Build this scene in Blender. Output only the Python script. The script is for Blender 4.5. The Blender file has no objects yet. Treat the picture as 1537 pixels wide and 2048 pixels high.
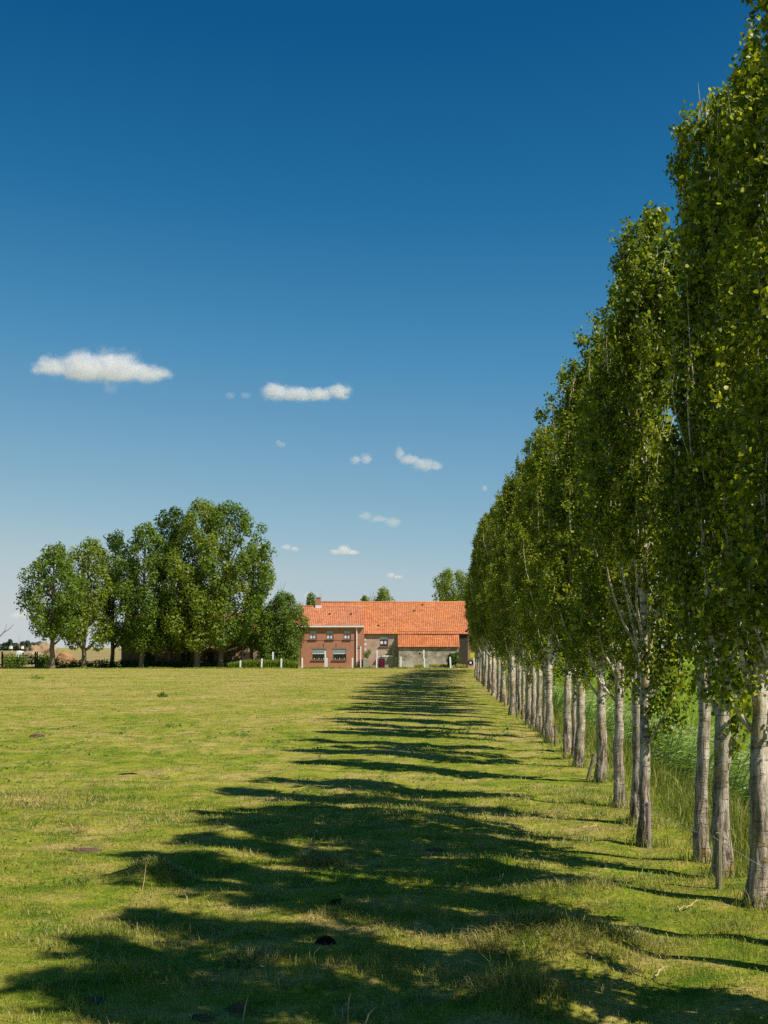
import bpy, bmesh, math, random
import numpy as np
from mathutils import Vector

# ------------------------------------------------------------------ camera, sky, sun, exposure
F, EYE, HZ, CX = 2400.0, 2.6, 1295.0, 768.5          # focal length in photo pixels, eye height, horizon row, centre column
scn = bpy.context.scene
col = scn.collection
cam = bpy.data.objects.new("camera", bpy.data.cameras.new("camera"))
col.objects.link(cam)
cam.data.sensor_fit = 'VERTICAL'
cam.data.sensor_height = 24.0
cam.data.lens = F / 2048 * 24.0
cam.data.shift_y = (HZ - 1024) / 2048
cam.data.clip_start, cam.data.clip_end = 0.1, 40000
cam.location = (0, 0, EYE)
cam.rotation_euler = (math.radians(90), 0, 0)
scn.camera = cam

SUN_AZ, SUN_EL = math.radians(123), math.radians(48)
EXPO = 0.40
world = bpy.data.worlds.new("World")
scn.world = world
world.use_nodes = True
wn = world.node_tree.nodes
wl = world.node_tree.links
sky = wn.new('ShaderNodeTexSky')
sky.sky_type = 'NISHITA'
sky.sun_disc = False
sky.sun_elevation, sky.sun_rotation = SUN_EL, SUN_AZ
sky.altitude, sky.air_density, sky.dust_density, sky.ozone_density = 0, 1.0, 0.0, 2.0
# grade the sky model: deep polarised blue where it is dim, pale blue grey where it is bright
sep = wn.new('ShaderNodeSeparateColor')
wl.new(sky.outputs[0], sep.inputs[0])
rng_ = wn.new('ShaderNodeMapRange')
rng_.inputs[2].default_value = 10.0
wl.new(sep.outputs[1], rng_.inputs[0])
grade = wn.new('ShaderNodeValToRGB')
stops = [(0, (.002, .065, .19)), (.185, (.0055, .093, .255)), (.24, (.018, .156, .35)), (.33, (.070, .262, .475)), (.453, (.175, .370, .545)),
         (.597, (.285, .475, .59)), (.725, (.42, .548, .605)), (.86, (.52, .59, .61)), (1.0, (.60, .62, .62))]
while len(grade.color_ramp.elements) < len(stops):
    grade.color_ramp.elements.new(.5)
for e_, (p_, c_) in zip(grade.color_ramp.elements, stops):
    e_.position, e_.color = p_, (*c_, 1)
wl.new(rng_.outputs[0], grade.inputs[0])
bg = wn['Background']
bg.inputs['Strength'].default_value = 0.06
lift = wn.new('ShaderNodeVectorMath')
lift.operation = 'SCALE'
lift.inputs['Scale'].default_value = 1 / (0.06 * 2 ** EXPO)
wl.new(grade.outputs[0], lift.inputs[0])
wl.new(lift.outputs[0], bg.inputs['Color'])

sun = bpy.data.objects.new("sun", bpy.data.lights.new("sun", 'SUN'))
col.objects.link(sun)
sun.data.energy = 4.6
sun.data.angle = math.radians(0.55)
sun.data.color = (1.0, 0.94, 0.84)
to_sun = Vector((math.sin(SUN_AZ) * math.cos(SUN_EL), math.cos(SUN_AZ) * math.cos(SUN_EL), math.sin(SUN_EL)))
sun.rotation_euler = (-to_sun).to_track_quat('-Z', 'Y').to_euler()
sun.location = (30, -30, 40)

scn.view_settings.view_transform = 'Standard'
scn.view_settings.look = 'None'
scn.view_settings.gamma = 1.0
scn.view_settings.exposure = EXPO
scn.cycles.use_denoising = False
scn.cycles.max_bounces = 8
scn.cycles.transparent_max_bounces = 8
scn.cycles.volume_bounces = 6
scn.cycles.volume_step_rate = 0.25

# ------------------------------------------------------------------ helpers
def at(px, py, d):
    return Vector(((px - CX) / F * d, d, EYE + (HZ - py) / F * d))

def gd(py):
    return EYE * F / (py - HZ)

def row_x(y):
    return 3.12 + 0.0462 * y + np.maximum(0, np.asarray(y, float) - 100) * 0.06

def _hash(ix, iy, seed):
    h = (ix.astype(np.int64) * 374761393 + iy.astype(np.int64) * 668265263 + seed * 1442695041) & 0x7fffffff
    h = ((h ^ (h >> 13)) * 1274126177) & 0x7fffffff
    return ((h ^ (h >> 16)) & 0xffff) / 65535.0

def vnoise(x, y, seed=0):
    x, y = np.asarray(x, float), np.asarray(y, float)
    ix, iy = np.floor(x), np.floor(y)
    fx, fy = x - ix, y - iy
    fx, fy = fx * fx * (3 - 2 * fx), fy * fy * (3 - 2 * fy)
    a, b = _hash(ix, iy, seed), _hash(ix + 1, iy, seed)
    c, d = _hash(ix, iy + 1, seed), _hash(ix + 1, iy + 1, seed)
    return (a + (b - a) * fx) * (1 - fy) + (c + (d - c) * fx) * fy

def fbm(x, y, seed=0, octv=3):
    s, a, t = 0, 1, 0
    for o in range(octv):
        s = s + a * vnoise(x * 2 ** o, y * 2 ** o, seed + o)
        t += a
        a *= .5
    return s / t

def sstep(a, b, x):
    t = np.clip((np.asarray(x, float) - a) / (b - a), 0, 1)
    return t * t * (3 - 2 * t)

# grassy bumps of the pasture: x, y, radius x, radius y, height
_m = at(318, 1760, gd(1760))
MOUNDS = [(_m.x, _m.y, .24, .24, .21), (_m.x - .36, _m.y + .05, .2, .2, .08)]
for px, py, rx, ry, hh in ((1060, 1885, .55, .5, .16), (1200, 1890, .5, .4, .08), (1150, 1790, .6, .45, .07), (560, 1960, .6, .4, .06),
                           (1040, 2000, .5, .4, .12), (640, 1720, .35, .3, .08), (260, 1960, .5, .4, .07), (980, 1730, .5, .4, .06), (860, 1640, .7, .5, .08)):
    p = at(px, py, gd(py))
    MOUNDS.append((p.x, p.y, rx, ry, hh))

def height(x, y):
    x, y = np.asarray(x, float), np.asarray(y, float)
    u = x - row_x(y)
    near = 1 - sstep(120, 175, y)
    z = (fbm(x / 2.3, y / 2.3, 3) - .5) * .16 * near
    z = z + (fbm(x / .55, y / .55, 9, 2) - .5) * .10 * (1 - sstep(25, 70, y))
    z = z - .65 * sstep(.9, 2.2, u) * (1 - sstep(3.4, 4.8, u)) * near
    for mx, my, rx, ry, hh in MOUNDS:
        z = z + hh * np.exp(-((x - mx) / rx) ** 2 - ((y - my) / ry) ** 2)
    return z

def gz(x, y):
    return float(height(x, y))

def build(name, V, Fc, mats=None, parent=None, smooth=False, mat_idx=None, loc=None):
    """One mesh object from vertex and face arrays (faces: (n,3) or (n,4) array, or list)."""
    me = bpy.data.meshes.new(name)
    if isinstance(Fc, np.ndarray):
        V = np.ascontiguousarray(V, dtype=np.float32)
        n, k = Fc.shape
        me.vertices.add(len(V)); me.vertices.foreach_set("co", V.ravel())
        me.loops.add(n * k); me.loops.foreach_set("vertex_index", np.ascontiguousarray(Fc, dtype=np.int32).ravel())
        me.polygons.add(n); me.polygons.foreach_set("loop_start", np.arange(0, n * k, k, dtype=np.int32))
        me.update(calc_edges=True)
    else:
        me.from_pydata([tuple(v) for v in V], [], Fc)
    me.validate()
    if mats is not None:
        for m in (mats if isinstance(mats, (list, tuple)) else [mats]):
            me.materials.append(m)
    if mat_idx is not None:
        me.polygons.foreach_set("material_index", np.asarray(mat_idx, dtype=np.int32))
    if smooth:
        me.polygons.foreach_set("use_smooth", np.ones(len(me.polygons), dtype=bool))
    o = bpy.data.objects.new(name, me)
    col.objects.link(o)
    if parent is not None:
        o.parent = parent
    if loc is not None:
        o.location = loc
    return o

def tag(o, label=None, cat=None, group=None, kind=None):
    for k, v in (('label', label), ('category', cat), ('group', group), ('kind', kind)):
        if v:
            o[k] = v
    return o

def empty(name, loc, label, cat, group=None):
    o = bpy.data.objects.new(name, None)
    o.empty_display_size = .3
    col.objects.link(o)
    o.location = loc
    return tag(o, label, cat, group)

class MB:
    """Collects boxes, quads and tubes into one mesh."""
    def __init__(s):
        s.v, s.f = [], []
    def poly(s, pts):
        i = len(s.v); s.v += [tuple(p) for p in pts]; s.f.append(list(range(i, i + len(pts)))); return s
    def box(s, x0, x1, y0, y1, z0, z1):
        i = len(s.v)
        s.v += [(x, y, z) for z in (z0, z1) for y in (y0, y1) for x in (x0, x1)]
        for q in ((0, 2, 3, 1), (4, 5, 7, 6), (0, 1, 5, 4), (2, 6, 7, 3), (0, 4, 6, 2), (1, 3, 7, 5)):
            s.f.append([i + k for k in q])
        return s
    def tube(s, pts, rad, seg=8, cap=True):
        pts = [Vector(p) for p in pts]
        i0 = len(s.v)
        ref = None
        for k, p in enumerate(pts):
            t = (pts[min(k + 1, len(pts) - 1)] - pts[max(k - 1, 0)]).normalized()
            if ref is None:
                ref = t.orthogonal().normalized()
            ref = (ref - t * ref.dot(t)).normalized()
            b = t.cross(ref)
            r = rad[k] if hasattr(rad, '__len__') else rad
            for a in range(seg):
                an = 2 * math.pi * a / seg
                s.v.append(tuple(p + (ref * math.cos(an) + b * math.sin(an)) * r))
        for k in range(len(pts) - 1):
            for a in range(seg):
                b2 = (a + 1) % seg
                s.f.append([i0 + k * seg + a, i0 + k * seg + b2, i0 + (k + 1) * seg + b2, i0 + (k + 1) * seg + a])
        if cap:
            s.f.append([i0 + a for a in range(seg)][::-1])
            s.f.append([i0 + (len(pts) - 1) * seg + a for a in range(seg)])
        return s
    def build(s, name, m, parent=None, smooth=False, loc=None):
        return build(name, s.v, s.f, m, parent, smooth, loc=loc)

# ------------------------------------------------------------------ material helpers
class NT:
    def __init__(s, name):
        s.m = bpy.data.materials.new(name)
        s.m.use_nodes = True
        s.t = s.m.node_tree
        s.t.nodes.clear()
        s.out = s.t.nodes.new('ShaderNodeOutputMaterial')
    def n(s, typ, ins=None, **props):
        nd = s.t.nodes.new('ShaderNode' + typ)
        for k, v in props.items():
            setattr(nd, k, v)
        for k, v in (ins or {}).items():
            s.set(nd.inputs[k], v)
        return nd
    def set(s, sock, v):
        if isinstance(v, bpy.types.NodeSocket):
            s.t.links.new(v, sock)
        elif isinstance(v, (tuple, list)) and len(v) == 3 and sock.type == 'RGBA':
            sock.default_value = (*v, 1)
        else:
            sock.default_value = v
    def noise(s, vec, scale, detail=3, rough=.55, dist=0):
        return s.n('TexNoise', {'Vector': vec, 'Scale': scale, 'Detail': detail, 'Roughness': rough, 'Distortion': dist}).outputs[0]
    def ramp(s, fac, stops, interp='LINEAR'):
        r = s.n('ValToRGB', {'Fac': fac})
        r.color_ramp.interpolation = interp
        e = r.color_ramp.elements
        while len(e) < len(stops):
            e.new(.5)
        for k, (p, c) in enumerate(stops):
            e[k].position = p
            e[k].color = (*c, 1) if not isinstance(c, (int, float)) else (c, c, c, 1)
        return r.outputs[0]
    def mix(s, fac, a, b, blend='MIX'):
        nd = s.n('Mix', data_type='RGBA', blend_type=blend)
        s.set(nd.inputs[0], fac); s.set(nd.inputs[6], a); s.set(nd.inputs[7], b)
        return nd.outputs[2]
    def math(s, op, a, b=0.0, clamp=False):
        nd = s.n('Math', operation=op, use_clamp=clamp)
        s.set(nd.inputs[0], a); s.set(nd.inputs[1], b)
        return nd.outputs[0]
    def scale(s, vec, v):
        return s.n('VectorMath', {0: vec, 1: v}, operation='MULTIPLY').outputs[0]
    def bsdf(s, color, rough=.8, spec=.2, normal=None, **kw):
        b = s.n('BsdfPrincipled', {'Base Color': color, 'Roughness': rough, 'Specular IOR Level': spec})
        if normal is not None:
            s.set(b.inputs['Normal'], normal)
        for k, v in kw.items():
            s.set(b.inputs[k.replace('_', ' ')], v)
        return b.outputs[0]
    def bump(s, h, strength, dist):
        return s.n('Bump', {'Height': h, 'Strength': strength, 'Distance': dist}).outputs[0]
    def end(s, shader):
        s.t.links.new(shader, s.out.inputs['Surface'])
        return s.m

def simple(name, c, rough=.7, spec=.2, var=.12, scale=3.0, bump=0):
    t = NT(name)
    p = t.n('TexCoord').outputs['Object']
    f = t.noise(p, scale, 5, .65)
    cc = t.mix(f, tuple(x * (1 - var * 1.6) for x in c), tuple(min(1, x * (1 + var)) for x in c))
    nrm = t.bump(t.noise(p, scale * 6, 4), .5, bump) if bump else None
    return t.end(t.bsdf(cc, rough, spec, nrm))

def leaf_mat(name, stops, trans=.35, rough=.5, spec=.25, transcol=(1.5, 1.6, .5), obj_var=.12):
    t = NT(name)
    g = t.n('NewGeometry')
    oi = t.n('ObjectInfo')
    r = g.outputs['Random Per Island']
    big = t.noise(g.outputs['Position'], .9, 2)
    f = t.math('ADD', t.math('MULTIPLY', r, .65), t.math('MULTIPLY', big, .35))
    f = t.math('ADD', f, t.math('MULTIPLY', t.math('SUBTRACT', oi.outputs['Random'], .5), obj_var), True)
    c = t.ramp(f, stops)
    b = t.bsdf(c, rough, spec)
    tr = t.n('BsdfTranslucent', {'Color': t.mix(1.0, c, transcol, 'MULTIPLY')}).outputs[0]
    return t.end(t.n('MixShader', {0: trans, 1: b, 2: tr}).outputs[0])

# ------------------------------------------------------------------ ground
def pasture_colour(t, pos):
    a = t.noise(t.scale(pos, (1, 1, 0)), .16, 3, .6)
    b = t.noise(t.scale(pos, (1, 1.3, 0)), 1.1, 5, .72, .5)
    f = t.math('ADD', t.math('MULTIPLY', a, .45), t.math('MULTIPLY', b, .72))
    sp = t.n('SeparateXYZ', {0: pos})
    # trodden, drier grass out in the open field, lusher along the trees
    dry = t.n('MapRange', {0: sp.outputs[1], 1: 14.0, 2: 90.0, 3: .0, 4: .055}).outputs[0]
    f = t.math('ADD', f, dry)
    base = t.ramp(f, [(.39, (.085, .18, .012)), (.49, (.215, .285, .018)), (.585, (.36, .355, .042)), (.70, (.56, .42, .14))])
    # lush dark tufts and withered brown specks of turf
    tuft = t.ramp(t.noise(t.scale(pos, (1, 1.3, 0)), 1.9, 5, .68), [(.50, 0.0), (.62, .62)])
    base = t.mix(tuft, base, (.055, .125, .010))
    dead = t.ramp(t.noise(t.scale(pos, (1, 1.4, 0)), 2.6, 6, .75), [(.585, 0.0), (.68, .68)])
    return t.mix(dead, base, (.46, .335, .165)), f

t = NT('pasture_soil')
pos = t.n('NewGeometry').outputs['Position']
gc, _ = pasture_colour(t, pos)
fine = t.noise(pos, 22, 5, .7)
c = t.mix(t.ramp(fine, [(.35, 0.0), (.62, 1.0)]), t.mix(.55, gc, (.05, .06, .012)), gc)
spots = t.ramp(t.noise(t.scale(pos, (1, 1.2, 0)), 1.7, 5, .65), [(.64, 0.0), (.69, 1.0)])
c = t.mix(t.math('MULTIPLY', spots, .75), c, (.16, .105, .06))
M_PASTURE = t.end(t.bsdf(c, .95, .05, t.bump(t.noise(pos, 14, 6, .7), .9, .05)))

def axis(segs):
    out = [segs[0][0]]
    for a, b, st in segs:
        n = max(1, int(round((b - a) / st)))
        out += list(np.linspace(a, b, n + 1)[1:])
    return np.array(out)

def grid(name, xs, ys, m, zoff=0.0, sheet=None):
    X, Y = np.meshgrid(xs, ys)
    if sheet is not None:
        X = sheet(X, Y)
    Z = height(X, Y) + zoff
    V = np.stack([X, Y, Z], -1).reshape(-1, 3)
    nx, ny = len(xs), len(ys)
    i = (np.arange(ny - 1)[:, None] * nx + np.arange(nx - 1)[None]).ravel()
    Fc = np.stack([i, i + 1, i + nx + 1, i + nx], -1)
    return build(name, V, Fc, m, smooth=True)

xs = axis([(-9000, -1500, 1500), (-1500, -200, 260), (-200, -60, 20), (-60, -14, 2), (-14, 14, .16), (14, 60, 2), (60, 200, 20), (200, 1500, 260), (1500, 9000, 1500)])
ys = axis([(-300, -20, 40), (-20, 4, 2), (4, 34, .16), (34, 80, .6), (80, 180, 2), (180, 600, 30), (600, 3000, 240), (3000, 12000, 1500)])
tag(grid('ground', xs, ys, M_PASTURE), kind='structure')

# crop field on the far side of the ditch
t = NT('crop_leaves')
pos = t.n('NewGeometry').outputs['Position']
f = t.noise(pos, .25, 4, .6)
f2 = t.noise(t.scale(pos, (6, 3, 1)), 2.2, 5, .75)
c = t.mix(t.ramp(f2, [(.3, 0.0), (.65, 1.0)]), (.13, .20, .015), t.ramp(f, [(.35, (.25, .37, .03)), (.65, (.36, .44, .05))]))
M_CROP = t.end(t.bsdf(c, .8, .15, t.bump(f2, 1.0, .12)))
xs2 = axis([(0, 12, .6), (12, 60, 4), (60, 1500, 120)])
ys2 = axis([(-30, 200, 2.5), (200, 440, 20), (440, 2400, 240)])
tag(grid('crop_field', xs2, ys2, M_CROP, .06, sheet=lambda X, Y: X + row_x(Y) + 4.3), kind='structure')

# dry ochre field beyond the yard on the left
t = NT('stubble')
pos = t.n('NewGeometry').outputs['Position']
f = t.noise(pos, .05, 5, .65)
c = t.ramp(f, [(.3, (.22, .19, .07)), (.5, (.32, .25, .10)), (.7, (.38, .29, .15))])
M_STUB = t.end(t.bsdf(c, .95, .05, t.bump(t.noise(pos, 3, 5), 1.0, .3)))
tag(grid('stubble_field', np.array([-800, -500, -300, -200, -120, -70, -40]), axis([(172, 400, 20), (400, 1500, 200)]), M_STUB, .12), kind='structure')

# ------------------------------------------------------------------ grass
t = NT('grass_blades')
g = t.n('NewGeometry')
gc, gf = pasture_colour(t, g.outputs['Position'])
rnd = g.outputs['Random Per Island']
c = t.mix(t.ramp(rnd, [(0.0, 0.0), (.8, .30), (.88, .75), (1.0, 1.0)]), gc, t.ramp(gf, [(.36, (.27, .34, .05)), (.6, (.52, .43, .16))]))
c = t.mix(t.math('MULTIPLY', t.ramp(t.math('FRACT', t.math('MULTIPLY', rnd, 7.31)), [(0, 0.0), (1, 1.0)]), .45), c, (.05, .115, .01))
b = t.bsdf(c, .6, .2)
tr = t.n('BsdfTranslucent', {'Color': t.mix(1.0, c, (1.2, 1.25, .6), 'MULTIPLY')}).outputs[0]
M_GRASS = t.end(t.n('MixShader', {0: .3, 1: b, 2: tr}).outputs[0])

rng = np.random.default_rng(7)

def blades(P, h, w, bend, az=None, rng=rng, five=True):
    """Grass blades: positions (n,3), heights, widths, horizontal bend; returns V, F (triangles)."""
    n = len(P)
    a = rng.uniform(0, 2 * np.pi, n) if az is None else az
    d = np.stack([np.cos(a), np.sin(a), np.zeros(n)], -1)
    tw = a + np.pi / 2 + rng.normal(0, .5, n)
    s = np.stack([np.cos(tw), np.sin(tw), np.zeros(n)], -1) * (w / 2)[:, None]
    up = np.array([0, 0, 1.0])
    tip = P + d * (h * bend)[:, None] + up * (h * np.sqrt(np.clip(1 - .55 * bend ** 2, .15, 1)))[:, None]
    if not five:
        V = np.stack([P - s, P + s, tip], 1)
        i = np.arange(n)[:, None] * 3
        return V.reshape(-1, 3), i + np.array([[0, 1, 2]])
    mid = P + d * (h * bend * .32)[:, None] + up * (h * .62)[:, None]
    V = np.stack([P - s, P + s, mid - s * .8, mid + s * .8, tip], 1)
    i = np.arange(n)[:, None] * 5
    Fc = np.concatenate([i + np.array([[0, 1, 3]]), i + np.array([[0, 3, 2]]), i + np.array([[2, 3, 4]])])
    return V.reshape(-1, 3), Fc

def join(parts):
    V, Fc, o = [], [], 0
    for v, f in parts:
        V.append(v); Fc.append(f + o); o += len(v)
    return np.concatenate(V), np.concatenate(Fc)

def scatter(d0, d1, dens, margin):
    area = (.345 * (d1 ** 2 - d0 ** 2) + 2 * margin * (d1 - d0))
    n = int(area * dens)
    y = np.sqrt(rng.uniform(d0 ** 2, d1 ** 2, n))
    x = rng.uniform(-1, 1, n) * (.335 * y + margin)
    return x, y

parts = []
for d0, d1, dens, marg, hh, ww, five in ((6.5, 13, 2100, 1.0, .060, .0058, True), (13, 22, 900, 1.2, .066, .0095, True), (22, 42, 170, 2, .072, .018, False),
                                         (42, 80, 42, 3, .08, .036, False), (80, 152, 11, 4, .09, .075, False)):
    x, y = scatter(d0, d1, dens, marg)
    u = x - row_x(y)
    keep = (u < 1.3)
    clump = fbm(x / .5, y / .5, 21)
    keep &= rng.uniform(0, 1, len(x)) < .15 + 1.4 * clump
    x, y, u, clump = x[keep], y[keep], u[keep], clump[keep]
    tall = 1 + .9 * sstep(.58, .85, fbm(x / 1.1, y / 1.1, 31)) + 1.2 * sstep(.2, 1.1, u)
    h = hh * np.interp(y, [8, 15, 40], [.66, .5, .55]) * rng.gamma(6, .167, len(x)) * (.55 + .8 * clump) * tall
    for mx, my, rx, ry, hm in MOUNDS[2:]:
        h = h * (1 + 1.1 * np.exp(-((x - mx) / rx) ** 2 - ((y - my) / ry) ** 2))
    P = np.stack([x, y, height(x, y) - .008], -1)
    parts.append(blades(P, h, np.full(len(x), ww) * rng.uniform(.6, 1.3, len(x)), rng.uniform(.25, 1.15, len(x)), five=five))
V, Fc = join(parts)
tag(build('pasture_grass', V, Fc, M_GRASS), 'short grazed grass of the pasture, green with straw patches', 'grass', kind='stuff')

# taller drooping tussocks and a few long seed stalks
t = NT('straw_grass')
g = t.n('NewGeometry')
c = t.ramp(g.outputs['Random Per Island'], [(0, (.11, .16, .02)), (.35, (.24, .26, .05)), (.65, (.42, .35, .13)), (1, (.56, .45, .22))])
b = t.bsdf(c, .6, .2)
tr = t.n('BsdfTranslucent', {'Color': c}).outputs[0]
M_STRAW = t.end(t.n('MixShader', {0: .3, 1: b, 2: tr}).outputs[0])

# straw litter and broad leaved weeds between the grass
def clumped(n, d1, scale, lo, seed):
    y = np.sqrt(rng.uniform(7.5 ** 2, d1 ** 2, n))
    x = rng.uniform(-1, 1, n) * (.335 * y + 1)
    k = (fbm(x / scale, y / scale, seed) > lo) & (x - row_x(y) < .6)
    return x[k], y[k]
x, y = clumped(34000, 24, 1.1, .58, 41)
V, Fc = blades(np.stack([x, y, height(x, y) + .012], -1), rng.uniform(.04, .11, len(x)), np.interp(y, [8, 34], [.005, .014]), rng.uniform(1.0, 1.34, len(x)))
tag(build('straw_litter', V, Fc, M_STRAW), 'withered straw lying in patches on the pasture', 'straw', kind='stuff')

def tussock(px, py, n, spread, h, label, squash=1.0):
    p = at(px, py, gd(py))
    a = rng.uniform(0, 2 * np.pi, n)
    r = np.sqrt(rng.uniform(0, 1, n)) * spread
    x, y = p.x + np.cos(a) * r, p.y + np.sin(a) * r * squash
    P = np.stack([x, y, height(x, y) - .01], -1)
    hh = h * rng.uniform(.5, 1.15, n)
    V, Fc = blades(P, hh, np.full(n, .006), rng.uniform(.6, 1.3, n), az=a + rng.normal(0, .9, n))
    V = V - np.array([p.x, p.y, 0])
    return tag(build('grass_tussock', V, Fc, M_STRAW, loc=(p.x, p.y, 0)), label, 'grass tussock', 'grass tussocks in the pasture')

tussock(1060, 1890, 1500, .62, .15, 'largest tall shaggy grass tussock with drooping straw in the shade near the bottom')
tussock(1210, 1895, 700, .5, .11, 'low matted grass tussock just right of the largest shaggy one')
tussock(1045, 1995, 500, .4, .11, 'sunlit pale tussock in front of the largest shaggy tussock')
tussock(1130, 1785, 700, .55, .10, 'matted brownish tussock in tree shade behind the largest shaggy one')
tussock(632, 1725, 420, .2, .17, 'sunny straw coloured tussock in a gap of the tree shadows at mid pasture')
tussock(505, 1930, 300, .25, .13, 'small dark tussock in the shade left of the two black molehills')
tussock(320, 1760, 900, .36, .09, 'dark turf hummock standing out at the tip of a tree shadow on the left')

def stalk(pts, label):
    base = at(*pts[0], gd(pts[0][1]))
    base.z = gz(base.x, base.y) - .02
    m = MB()
    d = base.y
    line = [Vector((0, 0, 0))]
    for px, py in pts[1:]:
        q = at(px, py, d)
        line.append(Vector((q.x - base.x, random.Random(px).uniform(-.03, .03), q.z - base.z)))
    m.tube(line, [.0035] * (len(line) - 2) + [.006, .002], 5)
    tag(m.build('seed_stalk', M_STALK, loc=base), label, 'grass stalk', 'dry seed stalks above the grass')

M_STALK = simple('dry_stalk', (.50, .38, .18), .7, .2, .1)
stalk([(696, 2042), (697, 2010), (699, 1995), (703, 1984)], 'tallest upright dry seed stalk at the bottom edge')
stalk([(728, 2044), (738, 2030), (752, 2014)], 'slanting dry stalk to the right of the upright one at bottom')
stalk([(484, 2036), (490, 2018), (497, 1990)], 'dry stalk leaning right above the bottom shade, left of the upright one')
stalk([(283, 1792), (288, 1760), (292, 1728)], 'long pale bent stalk in front of the dark hummock')
stalk([(1078, 1750), (1078, 1735), (1082, 1712)], 'short straw stalk in the shade left of the fence posts')

def twig(px0, py0, px1, py1, label):
    a, b = at(px0, py0, gd(py0)), at(px1, py1, gd(py1))
    pts = []
    for k in range(6):
        q = a.lerp(b, k / 5)
        pts.append(Vector((q.x - a.x, q.y - a.y + .02 * math.sin(k * 2.1), gz(q.x, q.y) + .035 - gz(a.x, a.y))))
    m = MB()
    m.tube(pts, [.008, .009, .008, .007, .006, .003], 6)
    m.tube([pts[3], pts[3] + Vector((.06, .08, .02)), pts[3] + Vector((.14, .12, .01))], [.005, .004, .002], 5)
    tag(m.build('fallen_twig', M_STALK, loc=(a.x, a.y, gz(a.x, a.y))), label, 'twig', 'fallen twigs on the grass')
twig(1165, 1651, 1203, 1648, 'straight pale twig on the grass left of the slim white poplar')
twig(1372, 1822, 1395, 1812, 'short pale twig on the grass left of the right edge poplar')
twig(1355, 1818, 1362, 1830, 'smaller crossing twig left of the right edge poplar')
twig(1310, 1960, 1322, 1945, 'broken twig in the sunny patch at the lower right')
twig(1000, 1405, 1010, 1412, 'brushwood stick leaning by the farthest fence post')

# molehills of bare dark soil
M_SOIL = simple('black_soil', (.018, .014, .011), .95, .05, .5, 30, .02)
M_DIRT = simple('brown_soil', (.15, .10, .06), .95, .05, .4, 20, .02)

def molehill(px, py, w, h, m, label):
    p = at(px, py, gd(py))
    r = random.Random(px)
    bm = bmesh.new()
    bmesh.ops.create_icosphere(bm, subdivisions=4, radius=1)
    for v in bm.verts:
        n = fbm(np.array([v.co.x * 3 + px]), np.array([v.co.y * 3 + v.co.z * 2]), px)[0]
        n2 = fbm(np.array([v.co.x * 11 + px]), np.array([v.co.y * 11 + v.co.z * 9]), px + 3)[0]
        k = 1 + (n - .5) * .7 + (n2 - .5) * .35
        v.co = Vector((v.co.x * w * k, v.co.y * w * .8 * k, max(v.co.z, -.2) * h * (.7 + .3 * k)))
    me = bpy.data.meshes.new('molehill')
    bm.to_mesh(me); bm.free()
    me.materials.append(m)
    o = bpy.data.objects.new('molehill', me)
    col.objects.link(o)
    o.location = (p.x, p.y, gz(p.x, p.y) - .01)
    tag(o, label, 'molehill', 'molehills in the pasture')

molehill(675, 1810, .085, .075, M_SOIL, 'black molehill with yellow flowers beside it')
molehill(652, 1893, .085, .07, M_SOIL, 'black molehill nearest the bottom, in the shade without flowers')
molehill(172, 1700, .22, .05, M_DIRT, 'broad flat brown soil heap in the sunlit grass on the left')
molehill(75, 1475, .2, .09, M_DIRT, 'small brown molehill on a bare straw patch far left')
molehill(57, 1601, .16, .035, M_SOIL, 'flat dark soil patch at the far left, halfway up the pasture')
molehill(258, 1549, .2, .03, M_SOIL, 'flat dark soil patch in the sunny middle of the pasture')
molehill(870, 1700, .12, .04, M_DIRT, 'brown soil patch among the tree shadows')
molehill(190, 1998, .09, .035, M_DIRT, 'crumbled brown molehill near the bottom left corner')
molehill(400, 2030, .09, .035, M_DIRT, 'brown molehill in the shade at the bottom edge')
molehill(475, 2012, .07, .06, M_DIRT, 'small brown molehill beside the leaning dry stalk')

# yellow and white flowers
M_YEL = simple('yellow_petals', (.85, .50, .01), .6, .2, .05)
M_WHITE_P = simple('white_petals', (.75, .75, .70), .6, .2, .05)
M_STEM = simple('flower_stem', (.10, .20, .03), .6, .2, .1)

def flower(px, py, m, name, label, group, h=.15, rad=.026):
    p = at(px, py + 26, gd(py + 26))
    p.z = gz(p.x, p.y)
    e = empty(name, p, label, 'flower', group)
    lean = Vector((random.Random(px).uniform(-.02, .02), -.01, h))
    MB().tube([(0, 0, -.01), lean * .5 + Vector((.004, 0, 0)), lean], .0025, 5).build('stem', M_STEM, e)
    b = MB()
    for ring, (rr, tz, n) in enumerate(((1, .0, 12), (.65, .006, 9), (.35, .011, 6))):
        for k in range(n):
            a = 2 * math.pi * (k + ring * .5) / n
            o = lean + Vector((0, -.004, 0))
            d = Vector((math.cos(a), math.sin(a) * .75 - .25 * 0, .25)) * rad * rr
            s = Vector((-math.sin(a), math.cos(a), 0)) * rad * .22
            b.poly([o + Vector((0, 0, tz)), o + d * .7 - s + Vector((0, 0, tz)), o + d + Vector((0, 0, tz)), o + d * .7 + s + Vector((0, 0, tz))])
    b.build('flower_head', m, e)

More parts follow.
